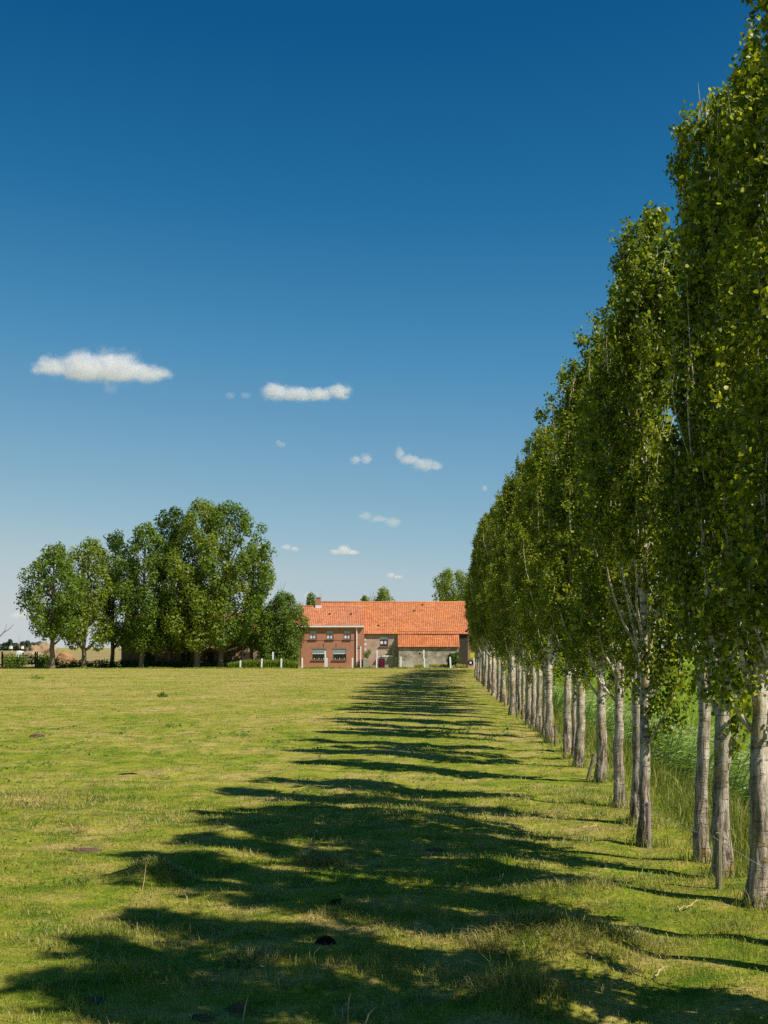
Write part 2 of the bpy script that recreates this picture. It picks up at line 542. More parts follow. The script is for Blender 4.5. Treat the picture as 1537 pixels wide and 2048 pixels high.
YG = 'yellow flowers near the black molehill'
for px, py, lb in ((684, 1803, 'yellow flower standing higher of two against the black molehill'), (687, 1809, 'yellow flower lower of two against the black molehill'),
                   (767, 1823, 'yellow flower of the left pair in the shaded grass right of the black molehill'), (769, 1820, 'yellow flower, upper one of the left pair right of the black molehill'),
                   (819, 1815, 'highest yellow flower of the middle trio'), (830, 1818, 'yellow flower, rightmost of the middle trio'),
                   (817, 1825, 'lowest yellow flower of the middle trio'), (865, 1824, 'lone yellow flower farthest right, beside a soil patch'),
                   (313, 1962, 'lone tiny yellow flower in the shade near the bottom left')):
    flower(px, py, M_YEL, 'yellow_flower', lb, YG)
for px, py, lb in ((1226, 1873, 'white daisy in the sun right of the largest shaggy tussock'), (1278, 1872, 'white daisy, right one of the pair right of the largest shaggy tussock'), (809, 1731, 'lone white daisy in the sunny gap among tree shadows'),
                   (520, 1948, 'white daisy in the deep shade at lower middle'), (635, 1655, 'white daisy by the edge of a long tree shadow')):
    flower(px, py, M_WHITE_P, 'daisy', lb, 'white daisies in the grass', .13, .018)

# ------------------------------------------------------------------ foliage tools
def leaf_quads(P, N, size, rng, aspect=.8, fold=.12, up=None, heart=False):
    n = len(P)
    N = N / (np.linalg.norm(N, axis=1, keepdims=True) + 1e-9)
    R = rng.normal(size=(n, 3))
    if up is not None:
        R = R * .6 + np.asarray(up)
    U = R - N * (R * N).sum(1, keepdims=True)
    U /= np.linalg.norm(U, axis=1, keepdims=True) + 1e-9
    W = np.cross(N, U)
    s = size[:, None] if hasattr(size, '__len__') else size
    if heart:      # broad poplar leaf: two halves folded along the midrib
        a = aspect * .5
        base, tip = P - U * s * .42, P + U * s * .58
        V = np.stack([base, P - U * s * .38 + W * s * a * .8 + N * s * fold, P + U * s * .08 + W * s * a + N * s * fold, tip,
                      P + U * s * .08 - W * s * a + N * s * fold, P - U * s * .38 - W * s * a * .8 + N * s * fold], 1)
        i = np.arange(n)[:, None] * 6
        return V.reshape(-1, 3), np.concatenate([i + np.array([[0, 3, 2, 1]]), i + np.array([[0, 5, 4, 3]])])
    V = np.stack([P - U * s * .5, P - U * s * .08 + W * s * .5 * aspect + N * s * fold, P + U * s * .5, P - U * s * .08 - W * s * .5 * aspect + N * s * fold], 1)
    i = np.arange(n)[:, None] * 4
    return V.reshape(-1, 3), i + np.array([[0, 1, 2, 3]])

def blob_leaves(blobs, n_per, size, rng, rand=.75, droop=0.0, shell=.45, zs_=.85):
    """blobs: (cx,cy,cz,r) clumps; leaves spread in a loose shell and face roughly outward."""
    P, N = [], []
    for cx, cy, cz, r in blobs:
        n = int(n_per * r * r) + 8
        d = rng.normal(size=(n, 3))
        d /= np.linalg.norm(d, axis=1, keepdims=True)
        rr = r * (shell + (1 - shell) * rng.uniform(0, 1, n) ** .6) * (1 + rng.normal(0, .1, n))
        P.append(np.array([cx, cy, cz]) + d * rr[:, None] * np.array([1, 1, zs_]))
        N.append(d + rng.normal(0, rand, (n, 3)) + np.array([0, 0, .35 - droop]))
    P, N = np.concatenate(P), np.concatenate(N)
    return leaf_quads(P, N, size * rng.uniform(.6, 1.3, len(P)), rng)

M_POPLAR = leaf_mat('poplar_leaves', [(0, (.045, .070, .009)), (.36, (.100, .138, .012)), (.6, (.225, .258, .016)), (.8, (.42, .42, .028)), (1, (.54, .49, .06))], .48, .42, .35)  # random leaf tones, with deep shade and sunlit highlights put into the colour
M_BROAD = leaf_mat('broad_leaves', [(0, (.045, .088, .014)), (.4, (.105, .175, .02)), (.75, (.19, .265, .028)), (1, (.32, .36, .045))], .4, .5, .25)
M_BROAD_Y = leaf_mat('light_leaves', [(0, (.08, .13, .016)), (.5, (.19, .25, .028)), (1, (.37, .38, .05))], .42, .5, .25)
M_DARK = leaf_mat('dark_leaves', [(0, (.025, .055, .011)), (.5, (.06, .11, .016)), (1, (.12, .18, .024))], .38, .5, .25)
M_CONIF = leaf_mat('shrub_leaves', [(0, (.045, .09, .016)), (.5, (.12, .19, .03)), (1, (.22, .28, .045))], .38, .5, .2)
M_REED = leaf_mat('reed_leaves', [(0, (.11, .18, .025)), (.5, (.25, .34, .06)), (.82, (.38, .48, .14)), (.93, (.48, .44, .2)), (1, (.55, .42, .2))], .42, .38, .4, (1.2, 1.3, .7))
M_BANK = leaf_mat('bank_grass', [(0, (.08, .14, .012)), (.4, (.18, .25, .025)), (.7, (.32, .32, .07)), (1, (.52, .41, .18))], .35, .6, .2, (1.2, 1.2, .6))

x, y = clumped(26000, 40, .7, .66, 57)
P = np.stack([x, y, height(x, y) + rng.uniform(.01, .045, len(x))], -1)
V, Fc = leaf_quads(P, rng.normal(0, .35, (len(x), 3)) + np.array([0, -.2, 1.0]), np.interp(y, [8, 40], [.035, .09]) * rng.uniform(.6, 1.4, len(x)), rng)
tag(build('meadow_weeds', V, Fc, leaf_mat('weed_leaves', [(0, (.04, .10, .012)), (.5, (.09, .18, .02)), (1, (.17, .26, .035))], .3, .55, .25)), 'low clover and broad leaved weeds in the pasture', 'weeds', kind='stuff')

# bark of the poplars: furrowed brown foot, pale stem with dark lenticels, ochre lichen
t = NT('poplar_bark')
tc = t.n('TexCoord').outputs['Object']
oi = t.n('ObjectInfo').outputs['Random']
tc = t.n('VectorMath', {0: tc, 1: t.n('CombineXYZ', {2: t.math('MULTIPLY', oi, 37.0)}).outputs[0]}, operation='ADD').outputs[0]
zz = t.n('SeparateXYZ', {0: t.n('TexCoord').outputs['Object']}).outputs[2]
fur = t.noise(t.scale(tc, (20, 20, 3.2)), 1, 5, .65, .6)
furm = t.ramp(fur, [(.44, 0.0), (.56, 1.0)])
lent = t.ramp(t.noise(t.scale(tc, (7, 7, 34)), 1, 3, .6), [(.56, 0.0), (.66, 1.0)])
rough_w = t.math('ADD', t.n('MapRange', {0: zz, 1: .1, 2: 2.0, 3: .95, 4: .05}).outputs[0], t.math('MULTIPLY', t.math('SUBTRACT', t.noise(tc, 1.6, 3), .5), 1.1), True)
pale = t.ramp(t.noise(tc, 5, 4), [(.32, (.20, .155, .10)), (.44, (.52, .44, .33)), (.66, (.72, .65, .53))])
pale = t.mix(t.math('MULTIPLY', lent, .7), pale, (.10, .08, .055))
brown = t.mix(furm, (.11, .08, .05), (.54, .43, .31))
c = t.mix(rough_w, pale, brown)
lich = t.ramp(t.noise(tc, 6, 5, .7), [(.53, 0.0), (.60, 1.0)])
lich = t.math('MULTIPLY', lich, t.ramp(t.noise(tc, .9, 2), [(.45, 0.0), (.6, .9)]))
c = t.mix(lich, c, (.33, .23, .035))
hgt = t.math('ADD', t.math('MULTIPLY', fur, t.math('ADD', rough_w, .15)), t.math('MULTIPLY', lent, -.15))
M_BARK = t.end(t.bsdf(c, .85, .15, t.bump(hgt, 1.0, .09)))
M_BARK_D = simple('grey_bark', (.20, .16, .11), .9, .1, .35, 5, .03)

# ------------------------------------------------------------------ poplars of the row
def rough_tube(V, Fc, pts, rad, seg, rng, rough=.0, flute=0.0):
    pts = np.asarray(pts, float)
    n = len(pts)
    o = sum(len(v) for v in V)
    T = np.gradient(pts, axis=0)
    T /= np.linalg.norm(T, axis=1, keepdims=True) + 1e-9
    ref = np.array([1.0, 0.13, 0.0])
    A = ref - T * (T @ ref)[:, None]
    A /= np.linalg.norm(A, axis=1, keepdims=True) + 1e-9
    B = np.cross(T, A)
    an = np.linspace(0, 2 * np.pi, seg, endpoint=False)
    r = np.asarray(rad)[:, None] * (1 + (rng.normal(0, 1, (n, seg)) * rough))
    if flute:
        fu = vnoise(an[None, :] * 3.2 + np.zeros((n, 1)), pts[:, 2:3] * 2.2 + np.zeros((1, seg)), 17) - .5
        r = r * (1 + .16 * fu * np.exp(-np.maximum(pts[:, 2:3], 0) / 2.5))
        r = r * (1 + flute * np.cos(3 * an[None, :] + 2.2 * np.sin(pts[:, 2:3] * 1.3 + flute * 90)) + flute * .6 * np.cos(5 * an[None, :] + pts[:, 2:3] * 2.1))
    ring = pts[:, None] + (A[:, None] * np.cos(an)[None, :, None] + B[:, None] * np.sin(an)[None, :, None]) * r[:, :, None]
    V.append(ring.reshape(-1, 3))
    i = (np.arange(n - 1)[:, None] * seg + np.arange(seg)[None])
    j = (np.arange(n - 1)[:, None] * seg + (np.arange(seg)[None] + 1) % seg)
    Fc.append(np.stack([i, j, j + seg, i + seg], -1).reshape(-1, 4) + o)

def poplar_meshes(seed, H, r0, z_base, wide, fork=False, sprout=False):
    rg = np.random.default_rng(seed)
    V, Fc = [], []
    zs = np.concatenate([np.linspace(-.08, .5, 8), np.linspace(.58, 3.2, 30), np.linspace(3.35, H * .95, 26)])
    wob = np.cumsum(rg.normal(0, 1, (len(zs), 2)), 0) * .006
    wob -= wob[8]
    lean = rg.normal(0, .010, 2)
    path = np.stack([wob[:, 0] + lean[0] * zs, wob[:, 1] + lean[1] * zs, zs], -1)
    path[:, 0] += .35 * sstep(.75, 1.0, zs / H) ** 2 + .02 * zs / H      # tip blown over by the wind
    rad = r0 * (np.clip(1 - zs / (H * 1.0), .05, 1) ** .85) * (1 + .38 * np.exp(-np.maximum(zs, 0) / .16))
    knob = .92 + .20 * vnoise(zs * 2.3, np.full(len(zs), seed * 1.3), 5)
    rough_tube(V, Fc, path, rad * knob, 24, rg, .05, .05)
    def trunk_at(z):
        return np.array([np.interp(z, zs, path[:, 0]), np.interp(z, zs, path[:, 1]), z]), float(np.interp(z, zs, rad))
    LP, LN, LS = [], [], []
    nb = 42
    for k in range(nb):
        q = (k + rg.uniform(0, 1)) / nb
        z0 = z_base * .82 + (H * .86 - z_base * .82) * q ** 1.05
        p, tr = trunk_at(z0)
        a = k * 2.399 + rg.normal(0, .5)
        out = np.array([math.cos(a), math.sin(a), 0])
        L = np.interp(q, [0, .15, .5, .85, 1], [1.7, 2.3, 2.4, 1.7, 1.0]) * rg.uniform(.75, 1.15) * H / 8.4
        reach = wide * np.interp(q, [0, .12, .45, .8, 1], [.88, .97, 1.0, .74, .32]) * rg.uniform(.35, 1.15)
        L = min(L, H * 1.0 - z0 + .1)
        s = np.linspace(0, 1, 9)
        side = np.cumsum(rg.normal(0, .02, (9, 2)), 0)
        br = p + out * (tr * .6 + reach * (1 - (1 - s) ** 1.9))[:, None] + np.array([0, 0, 1.0]) * (L * s ** 1.12)[:, None]
        br[:, :2] += side
        br[:, 0] += .10 * (s ** 2) * (z0 + L * s) / H
        rb = max(.016, tr * .36) * rg.uniform(.7, 1.3)
        rough_tube(V, Fc, br, rb * (1 - s * .82), 6, rg, .03)
        for tt in np.arange(.10 if q > .1 else .15, 1.02, .092 / max(.6, L) * 1.15):
            b = np.array([np.interp(tt, s, br[:, i]) for i in range(3)])
            if vnoise(np.array([tt * L * 1.15 + k * 5.3]), np.array([seed * 2.7]), 8)[0] < np.interp(q, [0, .3, .5], [.28, .43, .48]):
                continue
            for rep in range(2):
                d = rg.normal(size=3) * np.array([1, 1, .6]) + out * .5 + np.array([.15, 0, .45])
                d /= np.linalg.norm(d)
                l = rg.uniform(.10, .36) * (1.15 - .35 * tt)
                m = rg.integers(27, 47)
                w = rg.uniform(.25, 1.05, m)
                pp = b + d * (l * w)[:, None] + rg.normal(0, .040, (m, 3)) * np.array([1, 1, 1.5])
                LP.append(pp)
                LN.append(rg.normal(0, .75, (m, 3)) + d * .6 + np.array([0, 0, .3]))
                LS.append(rg.uniform(.032, .060, m))
    # bare tan whips that run up the outside of the crown
    for k in range(8):
        z0 = rg.uniform(z_base, H * .55)
        p, tr = trunk_at(z0)
        a = rg.uniform(0, 6.28)
        out = np.array([math.cos(a), math.sin(a), 0])
        s = np.linspace(0, 1, 9)
        L = rg.uniform(1.1, 2.0)
        br = p + out * (tr * .6 + wide * rg.uniform(.55, .95) * (1 - (1 - s) ** 3))[:, None] + np.array([0, 0, 1.0]) * (L * s)[:, None]
        br[:, :2] += np.cumsum(rg.normal(0, .022, (9, 2)), 0)
        rough_tube(V, Fc, br, rg.uniform(.010, .019) * (1 - s * .8), 6, rg, .03)
    # leafy leader
    for z0 in np.arange(H * .74, H * .99, .06):
        p, _ = trunk_at(min(z0, H * .95))
        p[2] = z0
        m = 34
        LP.append(p + rg.normal(0, 1, (m, 3)) * np.array([.19, .19, .14]) * (1.35 - .9 * (z0 - H * .74) / (H * .25)) + np.array([.05, 0, 0]))
        LN.append(rg.normal(0, 1, (m, 3)) + np.array([0, 0, .3]))
        LS.append(rg.uniform(.045, .085, m))
    if sprout:
        for a0, z0 in ((.2, .95), (-.5, 1.2), (.9, 1.5)):
            p, tr = trunk_at(z0)
            o = np.array([math.cos(a0), math.sin(a0), 0])
            s = np.linspace(0, 1, 7)
            br = p + o * (tr * .7 + .26 * s ** .7)[:, None] + np.array([0, 0, 1.15]) * s[:, None] + np.cumsum(rg.normal(0, .012, (7, 3)), 0)
            rough_tube(V, Fc, br, .013 * (1 - s * .75), 6, rg, .03)
            m = 130
            k = rg.uniform(.25, 1.05, m)
            LP.append(np.stack([np.interp(k, s, br[:, i]) for i in range(3)], -1) + rg.normal(0, .085, (m, 3)))
            LN.append(rg.normal(0, .8, (m, 3)) + np.array([0, 0, .4]))
            LS.append(rg.uniform(.05, .085, m))
    trunk = (np.concatenate(V), np.concatenate(Fc))
    P, N, S = np.concatenate(LP), np.concatenate(LN), np.concatenate(LS)
    crown = leaf_quads(P, N, S, rg, .95, .10, up=np.array([.25, 0, -.25]), heart=True)
    return trunk, crown

# variants: seed, height, foot radius, bare stem height, crown half width, fork, sprouts
VARS = [(11, 8.4, .096, 1.8, .60, False, False), (12, 8.2, .098, 1.85, .60, False, True), (13, 8.6, .080, 1.9, .54, False, False),
        (14, 7.7, .076, 1.55, .62, False, False), (15, 8.5, .090, 2.0, .56, False, False), (16, 8.3, .086, 1.9, .62, False, False),
        (17, 8.7, .100, 2.2, .58, False, False), (18, 8.2, .098, 1.05, .66, False, True)]
POP = []
for i, v in enumerate(VARS):
    tk, cr = poplar_meshes(*v)
    e = bpy.data.objects.new('poplar_tree', None)
    trunk_o = build('trunk', *tk, M_BARK, e, smooth=True)
    crown_o = build('crown', *cr, M_POPLAR, e)
    POP.append([e, trunk_o, crown_o, False])

PG = 'poplars in the row along the pasture'
def put_poplar(var, x, y, rz, s, sz, label):
    src = POP[var]
    if not src[3]:
        e, parts_ = src[0], None
        src[3] = True
        col.objects.link(e)
    else:
        e = src[0].copy()
        col.objects.link(e)
        for ch in (src[1], src[2]):
            c_ = ch.copy()
            col.objects.link(c_)
            c_.parent = e
    e.location = (x, y, gz(x, y))
    e.rotation_euler = (0, 0, rz)
    e.scale = (s, s, sz)
    tag(e, label, 'tree', PG)

OUT = 'poplar of the row standing outside the picture to the right, known by its shadow'
NEAR = [  # photo column and row of the foot, variant, width scale, label
    (1522, 1813, 0, 1.02, 'poplar with the thickest trunk at the right picture edge, ochre lichen on its upper stem'),
    (1443, 1755, 1, 1.0, 'poplar with leafy sprouts on its lower trunk and a grey post before its foot'),
    (1403, 1725, 4, .92, 'pale smooth trunk touching the left side of the poplar with leafy sprouts'),
    (1290, 1685, 3, .95, 'slim white barked poplar with a low bushy crown and a pinkish post at its foot'),
    (1275, 1647, 2, .95, 'darker trunk half hidden behind the slim white barked poplar'),
    (1240, 1615, 5, 1.0, 'brown knobbly poplar standing alone left of the slim white barked one'),
    (1205, 1562, 0, 1.0, 'poplar with a mossy foot just right of the leaning fence post'),
    (1160, 1533, 2, 1.15, 'white grey poplar just left of the leaning fence post'),
    (1149, 1520, 3, .6, 'thin dark stem behind the left side of the white grey poplar by the leaning post'),
    (1137, 1508, 5, 1.1, 'poplar directly behind a dark upright fence post, left of the white grey poplar'),
    (1099, 1482, 6, 1.05, 'thick poplar with a fence post close at its right foot'),
    (1090, 1474, 3, .8, 'thin trunk pressed against the left of the thick poplar with post at its right'),
    (1078, 1464, 4, .95, 'pale trunk second left of the thick poplar with a post at its right'),
    (1067, 1454, 2, .9, 'lichen yellow trunk third left of the thick poplar with a post at its right'),
    (1058, 1450, 1, .95, 'flared trunk at the left end of the close cluster of five stems'),
    (1047, 1438, 3, .75, 'very slender yellow lichened stem beside a thin post, left of the five stem cluster'),
    (1040, 1428, 5, .7, 'second slender stem left of the five stem cluster'),
    (1026, 1430, 0, 1.1, 'wide flared dark trunk left of the two slender stems'),
]
rp = random.Random(5)
def hscale(d):
    return float(np.interp(d, [0, 14, 30, 45, 66, 110, 140], [1.08, 1.05, 1.06, 1.12, 1.25, 1.30, 1.2]))
used = []
for px, py, var, s, lb in NEAR:
    d = gd(py)
    x = (px - CX) / F * d
    put_poplar(var, x, d, rp.uniform(-.5, .5), s * (1.0 if d < 22 else 1.06), hscale(d) * rp.uniform(.95, 1.06), lb)
d = 10.4
put_poplar(4, float(row_x(d)) + .05, d, 0.3, 1.05, 1.10, 'poplar with its stem just past the right picture edge, leaves hanging in at top right')
for d, var in ((9.4, 5), (7.7, 7), (6.5, 4), (5.4, 7)):
    put_poplar(var, float(row_x(d)) + rp.uniform(-.1, .1), d, rp.uniform(-.5, .5), 1.0, rp.uniform(.99, 1.05), OUT)
d = 48.0
while d < 139:
    v = rp.randrange(7)
    lb = ('slender poplar in the dense middle of the row, beyond the wide flared dark trunk' if d < 75 else
          'slender poplar at the far end of the row, nearest the barn, crowded by neighbours')
    put_poplar(v, float(row_x(d)) + rp.uniform(-.18, .18), d, rp.uniform(-.7, .7), rp.uniform(.9, 1.08) * (1.3 if d > 62 else 1.12), hscale(d) * rp.uniform(.94, 1.05), lb)
    d += rp.uniform(1.45, 2.3)

# ------------------------------------------------------------------ fence along the row
M_POST = simple('weathered_post', (.22, .17, .12), .9, .1, .4, 12, .01)
M_POST_G = simple('greenish_post', (.25, .22, .13), .9, .1, .35, 12, .01)
M_POST_P = simple('pinkish_post', (.34, .25, .22), .85, .1, .3, 12, .01)
M_INS = simple('black_plastic', (.02, .02, .02), .4, .4, .1)
M_WIRE = simple('galvanised_wire', (.45, .45, .45), .4, .5, .1)
PGF = 'wooden posts of the wire fence along the poplars'
def fence_post(px, pb, pt, wpx, m, label, tilt=0.0):
    d = gd(pb)
    x = (px - CX) / F * d
    z = gz(x, d)
    hgt_ = (pb - pt) / F * d
    r = wpx / F * d / 2
    e = empty('fence_post', (x, d, z), label, 'fence post', PGF)
    V, Fc = [], []
    rg = np.random.default_rng(px)
    zs = np.linspace(-.1, hgt_, 9)
    rough_tube(V, Fc, np.stack([zs * tilt, zs * 0, zs], -1), np.full(9, r) * np.linspace(1.05, .95, 9), 10, rg, .04)
    V, Fc = np.concatenate(V), np.concatenate(Fc)
    fl = [list(map(int, f)) for f in Fc] + [list(range(80, 90))]
    build('stake', V, fl, m, e)
    MB().tube([(tilt * hgt_ * .93 - r, 0, hgt_ * .93), (tilt * hgt_ * .93 - r - .035, -.01, hgt_ * .94)], [.012, .017], 8).build('insulator', M_INS, e)
    return Vector((x + tilt * hgt_ * .93 - r - .035, d - .01, z + hgt_ * .94))

tops = [fence_post(1438, 1785, 1673, 13, M_POST_G, 'greenish grey round post before the trunk with leafy sprouts'),
        fence_post(1297, 1689, 1598, 11, M_POST_P, 'pinkish weathered post at the foot of the slim white poplar'),
        fence_post(1176, 1557, 1505, 8, M_POST_G, 'fence post leaning to the right beside the mossy foot poplar', .27),
        fence_post(1130, 1518, 1471, 7, M_POST, 'dark upright post in front of a brown poplar, left of the white grey one'),
        fence_post(1111, 1491, 1449, 5, M_POST, 'thin upright post standing right of the thick poplar'),
        fence_post(1081, 1472, 1432, 4, M_POST, 'dark thin post in front of the close cluster of stems'),
        fence_post(1052, 1444, 1411, 4, M_POST, 'thin post between the five stem cluster and the slender lichened stem'),
        fence_post(1035, 1433, 1405, 4, M_POST, 'tilted dark post beside the wide flared dark trunk', -.1),
        fence_post(1010, 1412, 1389, 3.4, M_POST, 'farthest fence post with brushwood leaning on it', -.05)]
wp = []
first = Vector((float(row_x(6)) + .2, 6.0, .6))
line = [first] + tops
for a, b in zip(line[:-1], line[1:]):
    for k in range(6):
        p = a.lerp(b, k / 6)
        p.z -= .05 * math.sin(math.pi * k / 6)
        wp.append(p)
wp.append(line[-1])
m = MB()
m.tube(wp, .0022, 4)
tag(m.build('fence_wire', M_WIRE), 'thin single wire strung between the wooden posts along the poplars', 'wire')

# ------------------------------------------------------------------ ditch bank grass and reeds
rg = np.random.default_rng(99)
parts = []
for d0, d1, dens in ((7, 20, 420), (20, 40, 130), (40, 110, 26)):
    n = int((d1 - d0) * 2.0 * dens)
    y = rg.uniform(d0, d1, n)
    u = .25 + 1.75 * rg.uniform(0, 1, n) ** .8
    x = row_x(y) + u
    P = np.stack([x, y, height(x, y) - .02], -1)
    h = (.14 + .42 * sstep(.2, 1.2, u)) * rg.uniform(.5, 1.3, n)
    w = np.interp(y, [7, 40, 110], [.009, .02, .05]) * rg.uniform(.6, 1.3, n)
    parts.append(blades(P, h, w, rg.uniform(.1, .8, n), az=rg.normal(0, 1.2, n), rng=rg))
for px, py, *_ in NEAR:
    d = gd(py)
    n = int(np.interp(d, [12, 45], [170, 60]))
    a, r = rg.uniform(0, 6.283, n), rg.uniform(.09, .34, n)
    x, y = (px - CX) / F * d + np.cos(a) * r + .05, d + np.sin(a) * r
    parts.append(blades(np.stack([x, y, height(x, y) - .02], -1), rg.uniform(.07, .27, n), np.full(n, np.interp(d, [10, 45], [.007, .02])), rg.uniform(.2, .9, n), rng=rg))
V, Fc = join(parts)
tag(build('bank_grass', V, Fc, M_BANK), 'tall mixed green and straw grass on the ditch bank behind the poplar trunks', 'grass', kind='stuff')

def reeds(n, d0, d1, wid, leafn):
    out = []
    y = d0 + (d1 - d0) * rg.uniform(0, 1, n)
    u = rg.uniform(1.45, 3.5, n)
    x = row_x(y) + u
    z = height(x, y)
    Hh = rg.uniform(.9, 1.3, n)
    # stems
    s = np.linspace(0, 1, 4)
    lean = rg.uniform(.12, .38, n)
    base = np.stack([x, y, z], -1)
    def stem_pt(k):
        return base + np.stack([lean * Hh * k ** 2, rg.normal(0, .02, n) * 0 - .05 * k, Hh * (k - .1 * lean * k ** 2)], -1)
    ws = wid * .4
    pts = [stem_pt(k) for k in s]
    side = np.array([.7, -.7, 0]) * ws
    V = np.stack([q + sg * side for q in pts for sg in (-1, 1)], 1)
    i = np.arange(n)[:, None] * 8
    Fs = np.concatenate([i + np.array([[2 * k, 2 * k + 1, 2 * k + 3]]) for k in range(3)] + [i + np.array([[2 * k, 2 * k + 3, 2 * k + 2]]) for k in range(3)])
    out.append((V.reshape(-1, 3), Fs))
    for l in range(leafn):
        k = .25 + .75 * (l + rg.uniform(0, 1, n)) / leafn
        p0 = base + np.stack([lean * Hh * k ** 2, -.05 * k, Hh * (k - .1 * lean * k ** 2)], -1)
        az = rg.normal(.0, .55, n) + np.where(rg.uniform(0, 1, n) < .12, np.pi, 0)
        L = rg.uniform(.28, .52, n)
        rise = rg.uniform(.05, .6, n)
        hd = np.stack([np.cos(az), np.sin(az), np.zeros(n)], -1)
        mid = p0 + hd * (L * .5)[:, None] + np.array([0, 0, 1.0]) * (L * rise * .5)[:, None]
        tip = p0 + hd * L[:, None] + np.array([0, 0, 1.0]) * (L * (rise * .55 - .12))[:, None]
        sd = np.stack([-np.sin(az), np.cos(az), rg.normal(.5, .5, n)], -1)
        sd = sd / np.linalg.norm(sd, axis=1, keepdims=True) * wid
        V = np.stack([p0 - sd * .3, p0 + sd * .3, mid - sd * .5, mid + sd * .5, tip], 1)
        i = np.arange(n)[:, None] * 5
        out.append((V.reshape(-1, 3), np.concatenate([i + np.array([[0, 1, 3]]), i + np.array([[0, 3, 2]]), i + np.array([[2, 3, 4]])])))
    return join(out)
V, Fc = join([reeds(2600, 8, 30, .026, 9), reeds(2200, 30, 62, .034, 8), reeds(1500, 62, 140, .06, 6)])
tag(build('reed_bed', V, Fc, M_REED), 'wind swept green reeds filling the ditch right of the poplar row', 'reeds', kind='stuff')

n = 60000
y = 22 + 150 * rg.uniform(0, 1, n) ** 1.4
u = 4.4 + rg.uniform(0, 1, n) ** 1.2 * (4 + .22 * y)
x = row_x(y) + u
P = np.stack([x, y, height(x, y) + .05], -1)
V, Fc = blades(P, rg.uniform(.16, .38, n), np.interp(y, [20, 160], [.02, .1]), rg.uniform(.2, .9, n), az=rg.normal(0, 1.0, n), rng=rg, five=False)
M_CROPB = leaf_mat('crop_blades', [(0, (.17, .27, .02)), (.5, (.29, .40, .035)), (1, (.40, .48, .07))], .3, .55, .25, (1.2, 1.3, .6))
tag(build('crop_plants', V, Fc, M_CROPB), 'young bright green crop covering the field beyond the reeds', 'crop', kind='stuff')

# ------------------------------------------------------------------ farm buildings
def brick(name, c1, c2, mortar, patch=None, patch_amt=.5):
    t = NT(name)
    tc = t.n('TexCoord').outputs['Object']
    sp = t.n('SeparateXYZ', {0: tc})
    xy = t.math('ADD', sp.outputs[0], sp.outputs[1])
    v = t.n('CombineXYZ', {0: xy, 1: sp.outputs[2], 2: 0.0}).outputs[0]
    b = t.n('TexBrick', {'Vector': v, 'Color1': c1, 'Color2': c2, 'Mortar': mortar, 'Scale': 1.0, 'Mortar Size': .008, 'Bias': 0.0, 'Brick Width': .22, 'Row Height': .072})
    n1 = t.noise(tc, 1.1, 5, .65)
    n2 = t.noise(tc, 6, 4, .7)
    c = t.mix(t.ramp(n2, [(.35, .0), (.7, .35)]), b.outputs['Color'], mortar)
    if patch:
        c = t.mix(t.ramp(n1, [(.42, .0), (.62, patch_amt)]), c, patch)
    c = t.mix(t.ramp(n1, [(.25, .35), (.5, 0.0)]), c, tuple(k * .55 for k in c1))
    return t.end(t.bsdf(c, .9, .1, t.bump(b.outputs['Fac'], -.5, .01)))

M_BRICK = brick('red_brick', (.48, .165, .088), (.38, .13, .076), (.41, .28, .195))
M_BRICK_OLD = brick('old_brick', (.44, .24, .15), (.35, .18, .12), (.50, .40, .30), (.54, .44, .33), .6)
M_BRICK_TAN = brick('tan_brick', (.30, .19, .115), (.25, .155, .095), (.32, .24, .16), (.34, .25, .16), .5)

def tiles(name, lo, mid, hi, moss=(.2, .13, .07), moss_amt=.35):
    t = NT(name)
    uv = t.n('UVMap').outputs[0]
    cell = t.n('VectorMath', {0: uv}, operation='FLOOR').outputs[0]
    wn_ = t.n('TexWhiteNoise', {'Vector': cell}, noise_dimensions='2D').outputs[0]
    tc = t.n('TexCoord').outputs['Object']
    f = t.math('ADD', t.math('MULTIPLY', wn_, .42), t.math('MULTIPLY', t.noise(tc, .7, 4, .6), .58))
    c = t.ramp(f, [(.2, lo), (.5, mid), (.8, hi)])
    c = t.mix(t.ramp(t.noise(tc, .45, 5, .7), [(.5, 0.0), (.68, moss_amt)]), c, moss)
    return t.end(t.bsdf(c, .75, .15))

M_TILE = tiles('orange_pantiles', (.38, .128, .052), (.50, .178, .074), (.58, .24, .112), (.62, .22, .04), .5)
M_TILE_OLD = tiles('weathered_pantiles', (.40, .135, .065), (.50, .18, .085), (.58, .25, .13), (.34, .19, .12), .55)
M_TILE_SHED = tiles('shed_pantiles', (.38, .115, .045), (.50, .16, .06), (.58, .22, .09), (.30, .15, .07), .5)
t = NT('grey_plaster')
tc = t.n('TexCoord').outputs['Object']
sp = t.n('SeparateXYZ', {0: tc})
n1 = t.noise(t.scale(tc, (1, 1, 1.2)), 1.3, 6, .7)
c = t.ramp(n1, [(.32, (.15, .12, .08)), (.5, (.33, .28, .20)), (.66, (.50, .45, .36))])
low = t.math('ADD', t.n('MapRange', {0: sp.outputs[2], 1: .2, 2: 1.5, 3: 1.0, 4: 0.0}).outputs[0], t.math('SUBTRACT', n1, .55), True)
c = t.mix(t.math('MULTIPLY', low, .8), c, (.50, .46, .38))
c = t.mix(t.ramp(t.noise(t.scale(tc, (9, 9, .8)), 1, 4), [(.55, 0.0), (.75, .5)]), c, (.12, .10, .07))
M_PLASTER = t.end(t.bsdf(c, .95, .05, t.bump(n1, .5, .03)))
M_WHITE = simple('white_paint', (.80, .80, .77), .5, .3, .06)
M_WHITE_C = simple('white_concrete', (.78, .78, .75), .7, .2, .1)
M_BURG = simple('burgundy_paint', (.16, .014, .04), .5, .3, .1)
M_DOOR = simple('burgundy_door', (.22, .025, .07), .5, .3, .12)
